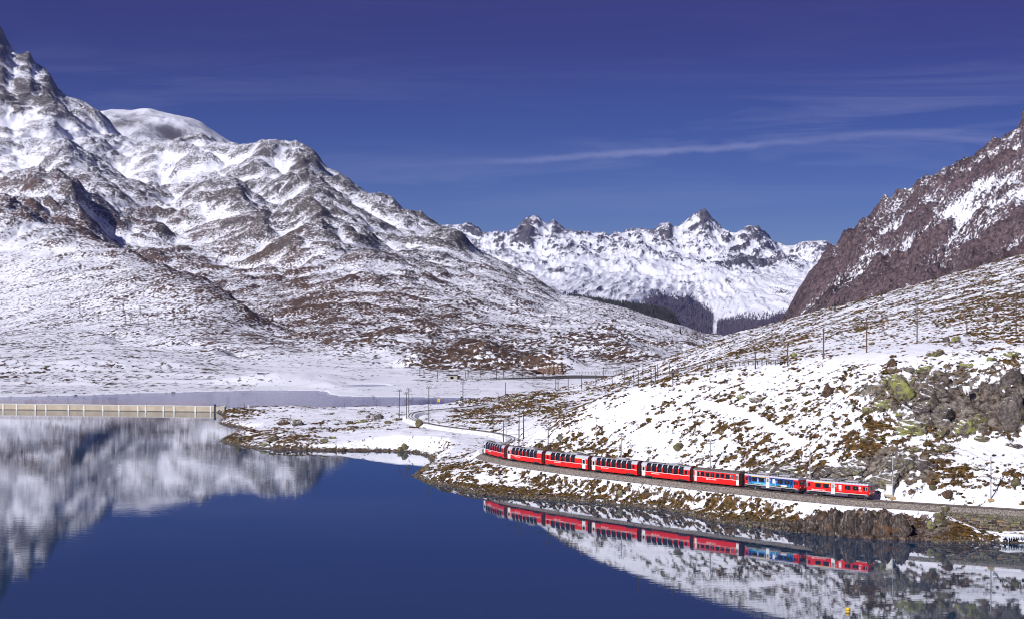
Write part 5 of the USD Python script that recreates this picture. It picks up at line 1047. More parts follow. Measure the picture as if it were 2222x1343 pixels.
# posts on the tip of the peninsula behind the dam
p = hit(530, 878.5, 600, 720); t = thing('post', 'dark marker post on the peninsula beside the right end of the dam', 'post', p); obj('shaft', rod((0, 0, -.3), (0, 0, 1.7), .13, 7), M['mast'], t); obj('cap', box(0, 0, 1.75, .34, .34, .14), M['mast'], t)
p = hit(538.5, 876.5, 600, 720); t = thing('post', 'short white marker post on the peninsula near the dam', 'post', p); obj('shaft', rod((0, 0, -.3), (0, 0, 1.0), .14, 7), M['white'], t); obj('cap', box(0, 0, 1.02, .3, .3, .1), M['white'], t)

# ------------------------------------------------------------------ signs
p = hit(952, 889.5); s_ = p[1] / F
t = thing('sign', 'yellow sign panel on two grey posts in front of the second lake', 'sign', p)
for k in (-.34, .34):
    obj('post', rod((k, 0, -.3), (k, 0, 24 * s_), .06, 7), M['steel'], t)
obj('panel', box(0, -.08, 22 * s_, 5.2 * s_, .06, 6.2 * s_), M['yellow'], t)
obj('panel_marks', cat(box(0, -.115, 22.8 * s_, 2.6 * s_, .01, .9 * s_), box(0, -.115, 20.9 * s_, 2.0 * s_, .01, .7 * s_)), M['dark'], t)
p = hit(998, 886); s_ = p[1] / F
t = thing('crossing_sign', 'railway crossing sign with white cross and dark triangle at the track', 'sign', p)
obj('post', rod((0, 0, -.3), (0, 0, 17 * s_), .07, 7), M['steel'], t)
obj('base_sleeve', cat(rod((0, 0, 0.1), (0, 0, .45), .10, 7), rod((0, 0, .8), (0, 0, 1.1), .10, 7)), M['red'], t)
obj('base_sleeve', cat(rod((0, 0, .45), (0, 0, .8), .10, 7)), M['white'], t)
tri = trimesh.creation.extrude_polygon(shapely.Polygon([(-.55, 0), (.55, 0), (0, 1.0)]), .04, engine='earcut'); tv = tri.vertices.copy(); tri.vertices = np.c_[tv[:, 0], -.12 - tv[:, 2], tv[:, 1] + 6.2 * s_]
obj('triangle', tri, M['dark'], t)
cr = [rod((-.75, -.12, 14.4 * s_), (.75, -.12, 17.0 * s_), .09, 4), rod((.75, -.12, 14.4 * s_), (-.75, -.12, 17.0 * s_), .09, 4)]
obj('cross', cat(*cr), M['white'], t)
p = hit(1001.5, 886); t = thing('signal', 'dark railway signal with round lamps next to the crossing sign', 'signal', p)
obj('post', rod((0, 0, -.3), (0, 0, 25 * s_), .07, 7), M['mast'], t)
dsk = trimesh.creation.cylinder(.36, .1, sections=18).apply_transform(trimesh.transformations.rotation_matrix(np.pi / 2, (1, 0, 0)))
obj('disc', dsk.copy().apply_translation((0, -.12, 25 * s_)), M['dark'], t)
for k, (a, b) in enumerate(((-.35, 21.0), (.3, 20.0), (-.3, 17.5), (.35, 16.2))):
    obj('lamp', cat(rod((0, 0, b * s_), (a, -.1, b * s_), .05, 5), dsk.copy().apply_scale(.75).apply_translation((a, -.15, b * s_))), M['dark'], t)
p = on_level(1315, 853, 0.0); s_ = p[1] / F
t = thing('signpost', 'small yellow hiking signpost standing on snow in the valley', 'signpost', p)
obj('post', rod((0, 0, -.3), (0, 0, 13 * s_), .35 * s_, 6), M['steel'], t)
arrow = trimesh.creation.extrude_polygon(shapely.Polygon(np.array([(-.75, 0), (.6, 0), (.95, .2), (.6, .4), (-.75, .4)]) * s_ * 4.2), .05, engine='earcut')
for z, flip in ((12.2, 1), (10.0, -1)):
    a = arrow.copy(); v = a.vertices.copy(); a.vertices = np.c_[v[:, 0] * flip, -.1 - v[:, 2], v[:, 1] + z * s_]
    if a.volume < 0: a.invert()
    obj('arrow_board', a, M['yellow'], t)
p = hit(1081, 862); t = thing('post', 'short slender post below the mast among the mossy boulders', 'post', p); obj('shaft', rod((0, 0, -.3), (0, 0, 1.9), .07, 6), M['mast'], t); obj('cap', box(0, 0, 1.95, .2, .2, .1), M['mast'], t)
p = hit(747, 885, 560, 720); t = thing('post', 'thin lone stake at the far edge of the peninsula against the second lake', 'post', p); obj('shaft', rod((0, 0, -.3), (0, 0, 1.9), .07, 6), M['mast'], t); obj('cap', box(0, 0, 1.92, .18, .18, .08), M['mast'], t)
p = hit(817, 884, 560, 720); t = thing('post', 'tiny stake at the crest of the peninsula left of the tall masts', 'post', p); obj('shaft', rod((0, 0, -.3), (0, 0, 1.3), .07, 6), M['mast'], t); obj('cap', box(0, 0, 1.32, .18, .18, .08), M['mast'], t)

# ------------------------------------------------------------------ cabinet
p = hit(1929.5, 1076); s_ = p[1] / F
t = thing('equipment_cabinet', 'white metal cabinet on a concrete slab beside the track ahead of the train', 'cabinet', p, -.25)
w_, h_ = 1.15, 2.1
cb = trimesh.creation.box((w_, .8, h_ - .25)).apply_translation((0, 0, .35 + (h_ - .25) / 2))
obj('housing', cb, M['pier'], t)
obj('lid', box(0, 0, h_ + .16, w_ + .16, .96, .10), M['white'], t)
dr = obj('door', box(.08, -.415, .35 + (h_ - .25) / 2, w_ * .62, .04, h_ * .74), M['white'], t)
obj('handle', box(.32, -.45, 1.25, .05, .04, .22), M['dark'], dr)
obj('slab', cat(box(-.1, 0, .2, 1.9, 1.3, .3), box(.2, -.5, .02, 1.4, .6, .2)), M['concrete'], t)

# ------------------------------------------------------------------ huts
p = hit_any(982, 822); s_ = p[1] / F
t = thing('hut', 'small grey concrete hut with a dark doorway below the brown knoll across the valley', 'hut', p)
W_, H_ = 21 * s_, 11.5 * s_
fr = shapely.box(-W_ / 2, 0, W_ / 2, H_ * .85).difference(shapely.box(-W_ * .22, 0, W_ * .12, H_ * .62))
fw = trimesh.creation.extrude_polygon(fr, .35, engine='earcut'); v = fw.vertices.copy(); fw.vertices = np.c_[v[:, 0], -2 - v[:, 2], v[:, 1] - .4]
obj('walls', cat(fw, box(-W_ / 2 + .18, 0, H_ * .42 - .3, .35, 4, H_ * .85), box(W_ / 2 - .18, 0, H_ * .42 - .3, .35, 4, H_ * .85), box(0, 2, H_ * .42 - .3, W_, .35, H_ * .85)), M['concrete'], t)
obj('roof', box(-.2, -.1, H_ * .85 - .25, W_ + 1.0, 5.2, .35), M['dark'], t)
obj('side_shed', cat(box(W_ / 2 + .9, .2, H_ * .28, 1.7, 3, H_ * .6)), plain('weathered_boards', (.12, .09, .07), .9), t)
p = hit_any(1461, 816); s_ = p[1] / F
t = thing('hut', 'small square stone hut with a flat dark roof among poles on the right slope', 'hut', p)
W_, H_ = 18 * s_, 10 * s_
obj('walls', box(0, 0, H_ * .45 - .3, W_, W_ * .8, H_ * .9 + .6), plain('hut_stone', (.25, .19, .155), .9, .3, 3.0, bump=.05, bscale=4), t)
obj('roof', box(0, -.1, H_ * .9 + .12, W_ + .7, W_ * .8 + .8, .3), M['roof'], t)
obj('door', box(-W_ * .1, -W_ * .4 - .03, H_ * .38, W_ * .26, .08, H_ * .75), M['dark'], t)

# ------------------------------------------------------------------ roads and guard rails across the valley
M['road'] = plain('dark_road', (0.055, 0.05, 0.052), 0.9, 0.2, 0.5)
def strip_road(name, pts, width, label, mat, dz=.25):
    w = np.array([on_level(x, y) for x, y in pts]); k = np.r_[0, np.cumsum(np.linalg.norm(np.diff(w, axis=0), axis=1))]
    q = np.linspace(0, k[-1], 80); c = np.stack([gaussian_filter(np.interp(q, k, w[:, i]), 3, mode='nearest') for i in range(3)], 1)
    d = np.gradient(c, axis=0)[:, :2]; d /= np.linalg.norm(d, axis=1, keepdims=True); n = np.stack([-d[:, 1], d[:, 0]], 1)
    zt = c[:, 2] + dz
    rows = [np.c_[c[:, :2] + n * o, zt - e] for o, e in ((width / 2 + 1.2, 1.2), (width / 2, 0), (-width / 2, 0), (-width / 2 - 1.2, 1.2))]
    V = np.stack(rows, 1).reshape(-1, 3); f = []
    for i in range(len(c) - 1):
        for j in range(3):
            a = i * 4 + j; f += [(a, a + 1, a + 5), (a, a + 5, a + 4)]
    m = trimesh.Trimesh(V, f, process=False)
    if m.face_normals[:, 2].mean() < 0: m.invert()
    obj(name, m, mat, label=label, category='road', kind='structure')
    return np.c_[c[:, :2], zt], n
ra, rn = strip_road('road', [(1000, 822), (1060, 822), (1120, 822), (1175, 821), (1240, 819.5), (1320, 819), (1410, 818.5)], 5.5, 'narrow dark pass road running level across the valley', M['road'])
def guard_rail(line, n, off, label):
    pts_ = np.c_[line[:, :2] + n * off, line[:, 2]]
    t = thing('guard_rail', label, 'guard rail')
    obj('rail', cat(*[rod(a + [0, 0, .95], b + [0, 0, .95], .12, 4) for a, b in zip(pts_[:-1], pts_[1:])], *[rod(a + [0, 0, .55], b + [0, 0, .55], .06, 4) for a, b in zip(pts_[:-1], pts_[1:])]), M['steel'], t)
    k = np.r_[0, np.cumsum(np.linalg.norm(np.diff(pts_, axis=0), axis=1))]
    q = np.arange(0, k[-1], 1.6); c = np.stack([np.interp(q, k, pts_[:, i]) for i in range(3)], 1)
    obj('posts', cat(*[rod(a - [0, 0, .6], a + [0, 0, 1.0], .10, 4) for a in c]), M['mast'], t, kind='stuff')
side = -1 if rn[40][1] > 0 else 1
guard_rail(ra[:44], rn[:44], side * 3.2, 'guard rail with close posts along the left stretch of the pass road')
up_px = [(1252, 813), (1300, 813), (1350, 812.5), (1402, 811.5)]
w = np.array([on_level(x, y, 1.5) for x, y in up_px]); q = np.linspace(0, 3, 40); c = np.stack([np.interp(q, range(4), w[:, i]) for i in range(3)], 1); c[:, 2] = gaussian_filter(c[:, 2], 4) + .2
d = np.gradient(c, axis=0)[:, :2]; d /= np.linalg.norm(d, axis=1, keepdims=True); nn_ = np.stack([-d[:, 1], d[:, 0]], 1)
guard_rail(c, nn_, 0.0, 'guard rail above the pass road, right of the reddish quarry face')
up_px = [(1535, 800), (1560, 797.5), (1590, 795), (1640, 791.5), (1700, 790)]
w = np.array([hit_any(x, y) for x, y in up_px]); q = np.linspace(0, 4, 50); c = np.stack([np.interp(q, range(5), w[:, i]) for i in range(3)], 1); c[:, 2] = gaussian_filter(c[:, 2], 4) + .2
d = np.gradient(c, axis=0)[:, :2]; d /= np.linalg.norm(d, axis=1, keepdims=True); nn_ = np.stack([-d[:, 1], d[:, 0]], 1)
guard_rail(c, nn_, 0.0, 'bluish grey guard rail crossing the right hillside beside a thin pole')

# ------------------------------------------------------------------ cable car pylon
p = hit_far(1037, 551, 2000, 5000); s_ = p[1] / F; H_ = 30 * s_
t = thing('cableway_pylon', 'two legged lattice cableway pylon on the left mountain shoulder against the distant snow', 'pylon', p)
for k in (-1, 1):
    x = k * 3.0 * s_
    obj('leg', cat(*[rod((x + a, b, -2), (x + a * .6, b * .6, H_), .22, 4) for a in (-.7, .7) for b in (-.7, .7)], *[rod((x + (-.7 if i % 2 else .7) * (1 - .4 * i / 8), -.6, H_ * i / 8), (x + (.7 if i % 2 else -.7) * (1 - .4 * i / 8), -.6, H_ * (i + 1) / 8), .14, 4) for i in range(8)]), M['mast'], t)
obj('crossbeam', cat(box(0, 0, H_, 15 * s_, 1.0, .8), box(0, 0, H_ * .90, 9 * s_, .8, .5)), M['mast'], t)
for k in (-1, 1): obj('saddle', cat(box(k * 5.4 * s_, 0, H_ + .8, 3.6 * s_, 2.4, .7), box(k * 5.4 * s_, 0, H_ + 1.5, 2.4 * s_, 1.4, .5)), M['mast'], t)

# ------------------------------------------------------------------ buoy
p = G(1840, 1326); t = thing('buoy', 'yellow drum shaped buoy floating on the lake near the bottom edge', 'buoy', p)
prof = [(0, -.25), (.24, -.25), (.32, -.18), (.34, .0), (.34, .42), (.30, .54), (.14, .58), (0, .58)]
obj('drum', trimesh.creation.revolve(prof, sections=24), M['yellow'], t, smooth=40)
obj('band', trimesh.creation.revolve([(.345, .2), (.36, .2), (.36, .28), (.345, .28)], sections=24), M['dark'], t)
obj('lifting_ring', trimesh.creation.torus(.09, .02, 14, 6).apply_transform(trimesh.transformations.rotation_matrix(np.pi / 2, (1, 0, 0))).apply_translation((0, 0, .66)), M['steel'], t)
# ------------------------------------------------------------------ dry stone retaining wall at the right
def stone_mat(name, c1, c2): 
    return usdkit.material(stage, f'/World/Looks/{name}', {'g': ('geometry', {}), 'n': ('noise_texture', dict(scale=3.0, detail=6.0, roughness=.7)), 'r': ('rgb_ramp', {'ramp': [(.32, tuple(np.array(c1) * .5)), (.5, c1), (.66, c2)]}),
        'bn': ('noise_texture', dict(scale=9.0, detail=4.0)), 'b': ('bump', dict(strength=1.0, distance=.05)), 'p': ('principled_bsdf', dict(roughness=.9, specular_ior_level=.15))},
        [('g.position', 'n.vector'), ('n.fac', 'r.fac'), ('r.color', 'p.base_color'), ('g.position', 'bn.vector'), ('bn.fac', 'b.height'), ('b.normal', 'p.normal')], surface='p.BSDF')
ST = [stone_mat('wall_stone_brown', (.10, .075, .058), (.17, .13, .10)), stone_mat('wall_stone_grey', (.14, .125, .11), (.24, .22, .19)), stone_mat('wall_stone_ochre', (.23, .155, .065), (.33, .24, .11)), stone_mat('wall_stone_olive', (.15, .145, .075), (.25, .24, .13)), stone_mat('wall_stone_dark', (.05, .038, .033), (.09, .07, .06))]
r5 = np.random.default_rng(11)
Wl = WL[np.argsort(WL[:, 0])]; wk = np.r_[0, np.cumsum(np.linalg.norm(np.diff(Wl, axis=0), axis=1))]
wall = thing('retaining_wall', 'dry stone retaining wall of brown and ochre blocks under the track at the right', 'wall')
back = []
for i in range(len(Wl) - 1):
    a, b = Wl[i], Wl[i + 1]; d = (b - a) / np.linalg.norm(b - a); n = np.array([d[1], -d[0]]); n = n if n[1] < 0 else -n
    c = (a + b) / 2 - n * .45; m = box(0, 0, 0, np.linalg.norm(b - a) + .05, .7, 5.6); T = np.eye(4); T[:2, 0] = d; T[:2, 1] = (-d[1], d[0]); T[:3, 3] = (*c, ZR - 1.35 - 2.8); m.apply_transform(T); back.append(m)
obj('backing', cat(*back), ST[4], wall)
nstone = 0; z = ZR - 1.16; rest = []
hull_cache = []
def stone(Lx, Ly, Lz):
    m = trimesh.creation.box((Lx, Ly, Lz)); v = m.vertices + r5.uniform(-.5, .5, (8, 3)) * np.array([min(.12, Lx * .22), .10, Lz * .35]); m.vertices = v; return m
s_end = float(np.interp((2265 - CX) / F, (Wl[:, 0] / Wl[:, 1]), wk))
course = 0
while z > 0.2:
    hh_ = float(r5.uniform(.22, .40)) if course > 3 else .20
    s = r5.uniform(-.3, 0)
    while s < wk[-1]:
        Ls = float(r5.uniform(.45, 1.5)) if course > 3 else float(r5.uniform(.5, 1.0))
        sc_ = s + Ls / 2
        x, y = np.interp(sc_, wk, Wl[:, 0]), np.interp(sc_, wk, Wl[:, 1])
        x2, y2 = np.interp(sc_ + .3, wk, Wl[:, 0]), np.interp(sc_ + .3, wk, Wl[:, 1])
        d = np.array([x2 - x, y2 - y]); d /= max(np.linalg.norm(d), 1e-6); n = np.array([d[1], -d[0]]); n = n if n[1] < 0 else -n
        gz_ = float(ground_z(x + n[0] * .5, y + n[1] * .5)[0])
        if z + hh_ > gz_ - .1:
            m = stone(Ls - .05, .55, hh_ - .035); T = np.eye(4); T[:2, 0] = d; T[:2, 1] = (-d[1], d[0]); dp = r5.uniform(-.02, .09)
            T[:3, 3] = (x + n[0] * dp, y + n[1] * dp, z - hh_ / 2); m.apply_transform(T)
            k = int(r5.choice(5, p=[.30, .22, .14, .12, .22])) if course > 3 else int(r5.choice([1, 1, 0, 3]))
            if s < s_end and nstone < 297:
                obj('stone', m, ST[k], wall); nstone += 1
            else: rest.append(m)
        s += Ls
    z -= hh_; course += 1
if rest: obj('further_stones', cat(*rest), ST[0], wall, kind='stuff')
cop = []
for i in range(0, len(Wl) - 1):
    a, b = Wl[i], Wl[i + 1]; d = (b - a) / np.linalg.norm(b - a); n = np.array([d[1], -d[0]]); n = n if n[1] < 0 else -n
    m = stone(np.linalg.norm(b - a) - .03, .9, .16); T = np.eye(4); T[:2, 0] = d; T[:2, 1] = (-d[1], d[0]); T[:3, 3] = (*((a + b) / 2 - n * .1), ZR - 1.08); m.apply_transform(T); cop.append(m)
obj('coping', cat(*cop), ST[1], wall)

# ------------------------------------------------------------------ boulders and outcrops
def rock_mat(name, c1, c2, lich, lamt, sn=0.0):
    return usdkit.material(stage, f'/World/Looks/{name}', {'g': ('geometry', {}), 'n': ('noise_texture', dict(scale=1.6, detail=8.0, roughness=.7, distortion=.4)), 'r': ('rgb_ramp', {'ramp': [(.32, tuple(np.array(c1) * .4)), (.48, c1), (.64, c2)]}),
        'n2': ('noise_texture', dict(scale=.9, detail=6.0, roughness=.65)), 'l': ('map_range', dict(range_type='smoothstep', from_min=.62 - lamt * .3, from_max=.72 - lamt * .3, to_max=.85, clamp=True)), 'm': ('mix_color', dict(b=lich)),
        'sx': ('separate_xyz', {}), 'sa': ('math', dict(math_type='multiply_add', value2=.5)), 'sr': ('map_range', dict(range_type='smoothstep', from_min=1.14 - sn, from_max=1.22 - sn, clamp=True)), 'ms': ('mix_color', dict(b=(.86, .87, .9))),
        'bn': ('noise_texture', dict(scale=3.0, detail=6.0, roughness=.7)), 'b': ('bump', dict(strength=1.0, distance=.22)), 'p': ('principled_bsdf', dict(roughness=.9, specular_ior_level=.15))},
        [('g.position', 'n.vector'), ('n.fac', 'r.fac'), ('g.position', 'n2.vector'), ('n2.fac', 'l.value'), ('r.color', 'm.a'), ('l.result', 'm.fac'),
         ('g.normal', 'sx.vector'), ('n2.fac', 'sa.value1'), ('sx.z', 'sa.value3'), ('sa.value', 'sr.value'), ('m.result', 'ms.a'), ('sr.result', 'ms.fac'), ('ms.result', 'p.base_color'), ('g.position', 'bn.vector'), ('bn.fac', 'b.height'), ('b.normal', 'p.normal')], surface='p.BSDF')
LI = (.26, .26, .07)
RK = dict(grey=rock_mat('grey_rock', (.115, .10, .09), (.25, .23, .20), LI, .25, .08), green=rock_mat('lichen_rock', (.12, .108, .085), (.23, .21, .165), (.25, .26, .07), .56, .08), brown=rock_mat('brown_rock', (.085, .052, .036), (.15, .105, .07), LI, .05, .0), mauve=rock_mat('mauve_rock', (.085, .07, .066), (.19, .165, .155), LI, .14, .08), olive=rock_mat('olive_rock', (.10, .085, .052), (.185, .16, .10), (.17, .165, .06), .36, .02))
def boulder_mesh(w, d, h, seed, detail=3, blocky=.5, lean=0.0):
    r = np.random.default_rng(seed); m = trimesh.creation.icosphere(detail); v = m.vertices.copy()
    planes = r.normal(size=(13, 3)); planes[:, 2] *= .8; planes /= np.linalg.norm(planes, axis=1, keepdims=True); off = r.uniform(.50, .86, 13)
    rad = np.ones(len(v)); dots = v @ planes.T
    cut = np.where(dots > 1e-6, off / np.maximum(dots, 1e-6), 9).min(1); rad = np.minimum(rad * (1.0), cut * blocky + rad * (1 - blocky)) 
    q = v * 2.1 + seed
    rad *= 1 + .20 * (meshkit.fbm(q, 5, seed) - .5) * 2
    v = v * rad[:, None]; v -= [0, 0, 0]
    v = v / np.abs(v).max(0); v *= [w / 2, d / 2, h * .62]; v[:, 0] += lean * v[:, 2]; v[:, 2] += h * .38
    m.vertices = v; return m
boulders = [  # px, py of the foot, width px, height px, kind, blockiness, label
 (1797, 863, 33, 35, 'brown', .9, 'tall squarish brown boulder standing alone on the snowy hillside above the train'),
 (1935, 796, 21, 22, 'brown', 1., 'square brown block perched on the edge above the lichen covered crag'),
 (1902, 872, 14, 9, 'olive', .6, 'low olive boulder left of the big lichen crag'),
 (1712, 870, 20, 9, 'olive', .6, 'low olive brown boulder left of the tall squarish one'),
 (1648, 872, 44, 15, 'grey', .7, 'flat grey rock slab above the footpath at the left end of the crag row'),
 (1610, 866, 30, 12, 'green', .7, 'pale lichen covered slab at the head of the footpath'),
 (2055, 742, 20, 13, 'mauve', .8, 'pointed mauve boulder beside the pole row near the skyline snow'),
 (2076, 741, 24, 13, 'green', .7, 'greenish boulder touching the pointed mauve one'),
 (2124, 745, 24, 9, 'mauve', .7, 'low dark boulder on the snow right of the short pole stub'),
 (2160, 690, 18, 12, 'brown', .7, 'dark round boulder high on the right hillside, lower of two'),
 (2165, 673, 22, 9, 'brown', .6, 'dark round boulder high on the right hillside, upper of two'),
 (1723, 772, 15, 9, 'green', .7, 'greenish boulder right of the second hillside pole'),
 (1892, 748, 14, 9, 'olive', .6, 'olive boulder beside the pole above the square block'),
 (1718, 746, 12, 6, 'green', .6, 'small pale boulder high beside the second hillside pole'),
 (2152, 782, 24, 9, 'green', .5, 'flat lichen rock peeping out of the white bench at the right'),
 (2200, 774, 44, 14, 'green', .5, 'broad low lichen outcrop in the snow near the right edge'),
 (2035, 774, 46, 18, 'olive', .6, 'dark olive outcrop in the middle of the white bench'),
 (2100, 800, 40, 18, 'green', .6, 'olive outcrop cluster above the crag, right part of the white bench'),
 (2010, 806, 40, 16, 'green', .6, 'rounded green outcrop right of the square block'),
 (1975, 806, 26, 11, 'grey', .6, 'grey outcrop just right of the square block'),
 (1944, 832, 52, 28, 'green', .7, 'slanting lichen slab at the left shoulder of the crag'),
 (1885, 893, 30, 12, 'green', .6, 'lichen rock at the lower left foot of the shoulder slab'),
 (1925, 890, 52, 26, 'green', .7, 'lichen striped slab at the left base of the crag'),
 (1960, 866, 66, 62, 'green', .8, 'big yellow green lichen face in the middle left of the crag'),
 (2035, 868, 80, 44, 'mauve', .85, 'broad mauve grey rock bulge in the upper middle of the crag'),
 (2120, 868, 46, 36, 'mauve', .85, 'dark rock bulge beside the small frozen trickle'),
 (2165, 858, 46, 34, 'mauve', .85, 'dark rock head at the upper right of the crag'),
 (2052, 912, 64, 44, 'mauve', .85, 'grey fluted rock wall in the centre of the crag'),
 (2005, 905, 44, 32, 'mauve', .85, 'rough grey rock left of the fluted wall'),
 (1985, 945, 92, 42, 'green', .8, 'large lichen mottled boulder at the lower left of the crag'),
 (2100, 945, 66, 40, 'green', .8, 'lichen mottled rock right of the dark hollow below the crag'),
 (2050, 950, 46, 28, 'olive', .8, 'dark mossy block in the hollow below the crag'),
 (2130, 918, 40, 24, 'olive', .7, 'brown mossy step right of the fluted wall'),
 (2205, 935, 78, 108, 'mauve', .85, 'huge bare rock wall at the right edge of the picture'),
 (2205, 845, 60, 56, 'mauve', .8, 'big grey rock head at the right edge above the bare wall'),
 (1908, 955, 14, 9, 'green', .5, 'small lichen stone in the snow left of the crag, upper of three'),
 (1875, 955, 18, 9, 'olive', .5, 'small lichen stone in the snow left of the crag, leftmost of three'),
 (1885, 966, 16, 14, 'brown', .7, 'small dark leaning stone below the lichen stones left of the crag'),
 (2055, 982, 44, 22, 'olive', .7, 'olive slab wedge above the right hand snow bank'),
 (1990, 982, 50, 16, 'olive', .6, 'brown olive rock patch left of the olive slab wedge'),
 (2135, 962, 46, 20, 'olive', .7, 'olive boulder group on the snow right below the crag'),
 (2205, 974, 44, 16, 'mauve', .7, 'flat grey rock at the right edge below the bare wall'),
 (1960, 1022, 86, 44, 'grey', .85, 'large rounded grey rock behind the steel mast and cabinet'),
 (2010, 1026, 54, 32, 'mauve', .8, 'grey rock right of the large rounded one'),
 (1930, 1068, 96, 48, 'grey', .8, 'broad low rock dome directly behind the white cabinet'),
 (2055, 1078, 24, 18, 'brown', .8, 'brown wedge shaped rock above the track right of the cabinet'),
 (2025, 1062, 20, 12, 'olive', .6, 'low olive rock right of the rock dome'),
 (2203, 1054, 24, 19, 'olive', .7, 'tan rounded boulder at the right edge above the last mast'),
 (2130, 1022, 60, 14, 'olive', .6, 'flat olive rock shelf below the snow bank at the right'),
 (1850, 1036, 92, 34, 'grey', .85, 'grey rock bulge above the leading red railcar'),
 (1800, 1034, 50, 24, 'mauve', .8, 'grey rock rising behind the gap mast above the railcars'),
 (1720, 1030, 70, 24, 'grey', .8, 'grey rock face above the blue railcar'),
 (1665, 1022, 40, 16, 'grey', .7, 'low grey rock above the left end of the blue railcar'),
 (1472, 976, 24, 18, 'olive', .6, 'olive boulder in the snow above the fifth panoramic carriage'),
 (1380, 1011, 44, 14, 'mauve', .7, 'low grey rocks just above the fourth panoramic carriage'),
 (1275, 993, 66, 16, 'mauve', .7, 'grey stony hump above the yellow striped carriage'),
 (1215, 955, 14, 16, 'green', .7, 'small pale green stone at the slope left of the bare snow gully'),
 (910, 925, 19, 18, 'olive', .8, 'pale sided boulder standing just below the hairpin curve'),
 (820, 910, 26, 14, 'mauve', .7, 'brown boulder with a snow lee on the middle of the peninsula'),
 (799, 907, 12, 8, 'mauve', .7, 'small tilted rock left of the brown boulder on the peninsula'),
 (785, 917, 30, 9, 'green', .5, 'flat lichen rock on the peninsula, right of two small dark ones'),
 (760, 917, 16, 6, 'olive', .5, 'small dark flat rock on the peninsula'),
 (842, 918, 20, 7, 'olive', .5, 'flat olive rock left of the leftmost mast'),
 (865, 912, 20, 8, 'olive', .5, 'flat mossy rock at the foot of the leftmost mast'),
 (615, 922, 36, 13, 'brown', .9, 'dark brown slab shaped boulder in front of the cairn'),
 (592, 950 + 6, 28, 13, 'olive', .7, 'elongated mossy boulder at the lower left of the peninsula'),
 (574, 966, 22, 9, 'green', .5, 'pale greenish flat rock by the water at the peninsula tip'),
 (519, 958, 16, 12, 'olive', .7, 'mossy boulder at the very tip of the peninsula'),
 (548, 936, 16, 8, 'brown', .7, 'ochre boulder at the inner corner of the small inlet'),
 (703, 958, 20, 9, 'green', .6, 'lichen boulder on the white shore, left one of two'),
 (721, 951, 18, 7, 'green', .6, 'lichen boulder on the white shore, right one of two'),
 (746, 977.5, 13, 8, 'brown', .7, 'brown boulder at the waterline of the white shore'),
 (878, 974, 16, 14, 'olive', .7, 'upright olive boulder by the bay shore, taller of two'),
 (868, 977, 12, 9, 'olive', .6, 'low olive boulder leaning left of the upright one'),
 (926, 1021, 15, 16, 'olive', .8, 'square olive boulder at the point of the headland'),
 (895, 1033, 5, 4, 'brown', .6, 'tiny rock standing off the headland in the water'),
 (1346, 1075, 16, 14, 'green', .7, 'yellow green boulder on the embankment below the fourth carriage'),
 (1168, 1073, 14, 9, 'mauve', .6, 'grey rounded rock near the water below the second carriage'),
 (1612, 1126, 16, 11, 'olive', .7, 'tan boulder by the water left of the dark shore cliff'),
 (1110, 867, 18, 12, 'mauve', .7, 'pale boulder behind the mossy one in the valley'),
 (1150, 866, 22, 12, 'mauve', .7, 'grey boulder below the twin valley masts'),
 (1118, 870, 20, 10, 'green', .7, 'mossy boulder right of the dark bracketed mast'),
 (1186, 854, 15, 7, 'mauve', .6, 'small pale rock under the foremost valley masts'),
 (1284, 856, 26, 7, 'green', .5, 'broad low mossy rock left of the hiking signpost'),
 (1275, 842, 10, 6, 'olive', .6, 'small olive rock above the broad mossy one'),
 (1135, 886, 18, 7, 'mauve', .6, 'low rock on the slope above the tight curve'),
 (989, 894, 12, 9, 'brown', .8, 'brown rock beside the track where it leaves the hairpin'),
 (2052, 1112, 20, 16, 'olive', .8, 'olive rock at the left end of the retaining wall'),
 (2040, 1130, 26, 22, 'olive', .8, 'mossy rock below the left end of the retaining wall'),
 (2022, 1148, 20, 22, 'green', .8, 'bright yellow green lichen rock beside the shore cliff'),
]
for k, (x, y, w, h_, kind, bl, lab) in enumerate(boulders):
    p = hit(x, y); s_ = p[1] / F; big = w * s_ > 3.0
    W_, Hh = w * s_, h_ * s_
    Dp = W_ * (.75 if not big else .8)
    m = boulder_mesh(W_, Dp, Hh * 1.02, 100 + k, 4 if big else 3, bl)
    if big:                                                # outcrops: tilted slabs with cracks, grown into the slope
        v = m.vertices; a_ = .55 + .3 * math.sin(k * 1.7); q_ = (v[:, 0] * math.sin(a_) + v[:, 2] * math.cos(a_)) / max(.9, Hh * .30) + .5 * meshkit.fbm(v * .6 + k, 3, k); fr_ = q_ - np.floor(q_)
        nrm_ = v / np.linalg.norm(v, axis=1, keepdims=True); v = v - nrm_ * (np.clip(1 - np.abs(fr_ - .5) * 2.0, 0, 1)[:, None] ** 3 * .32 + .5 * (meshkit.fbm(v * 1.1 + 9, 4, k)[:, None] - .5)); m.vertices = v
        Dp *= 1.5
    m.apply_translation((0, Dp * (.12 if not big else .30), -Hh * (.06 if not big else .12)))
    t = obj('boulder' if W_ < 5 else 'rock_outcrop', m, RK[kind], smooth=22, label=lab, category='boulder' if W_ < 5 else 'rock')
    UsdGeom.Xformable(stage.GetPrimAtPath(t)).AddTranslateOp().Set(Gf.Vec3d(*p))
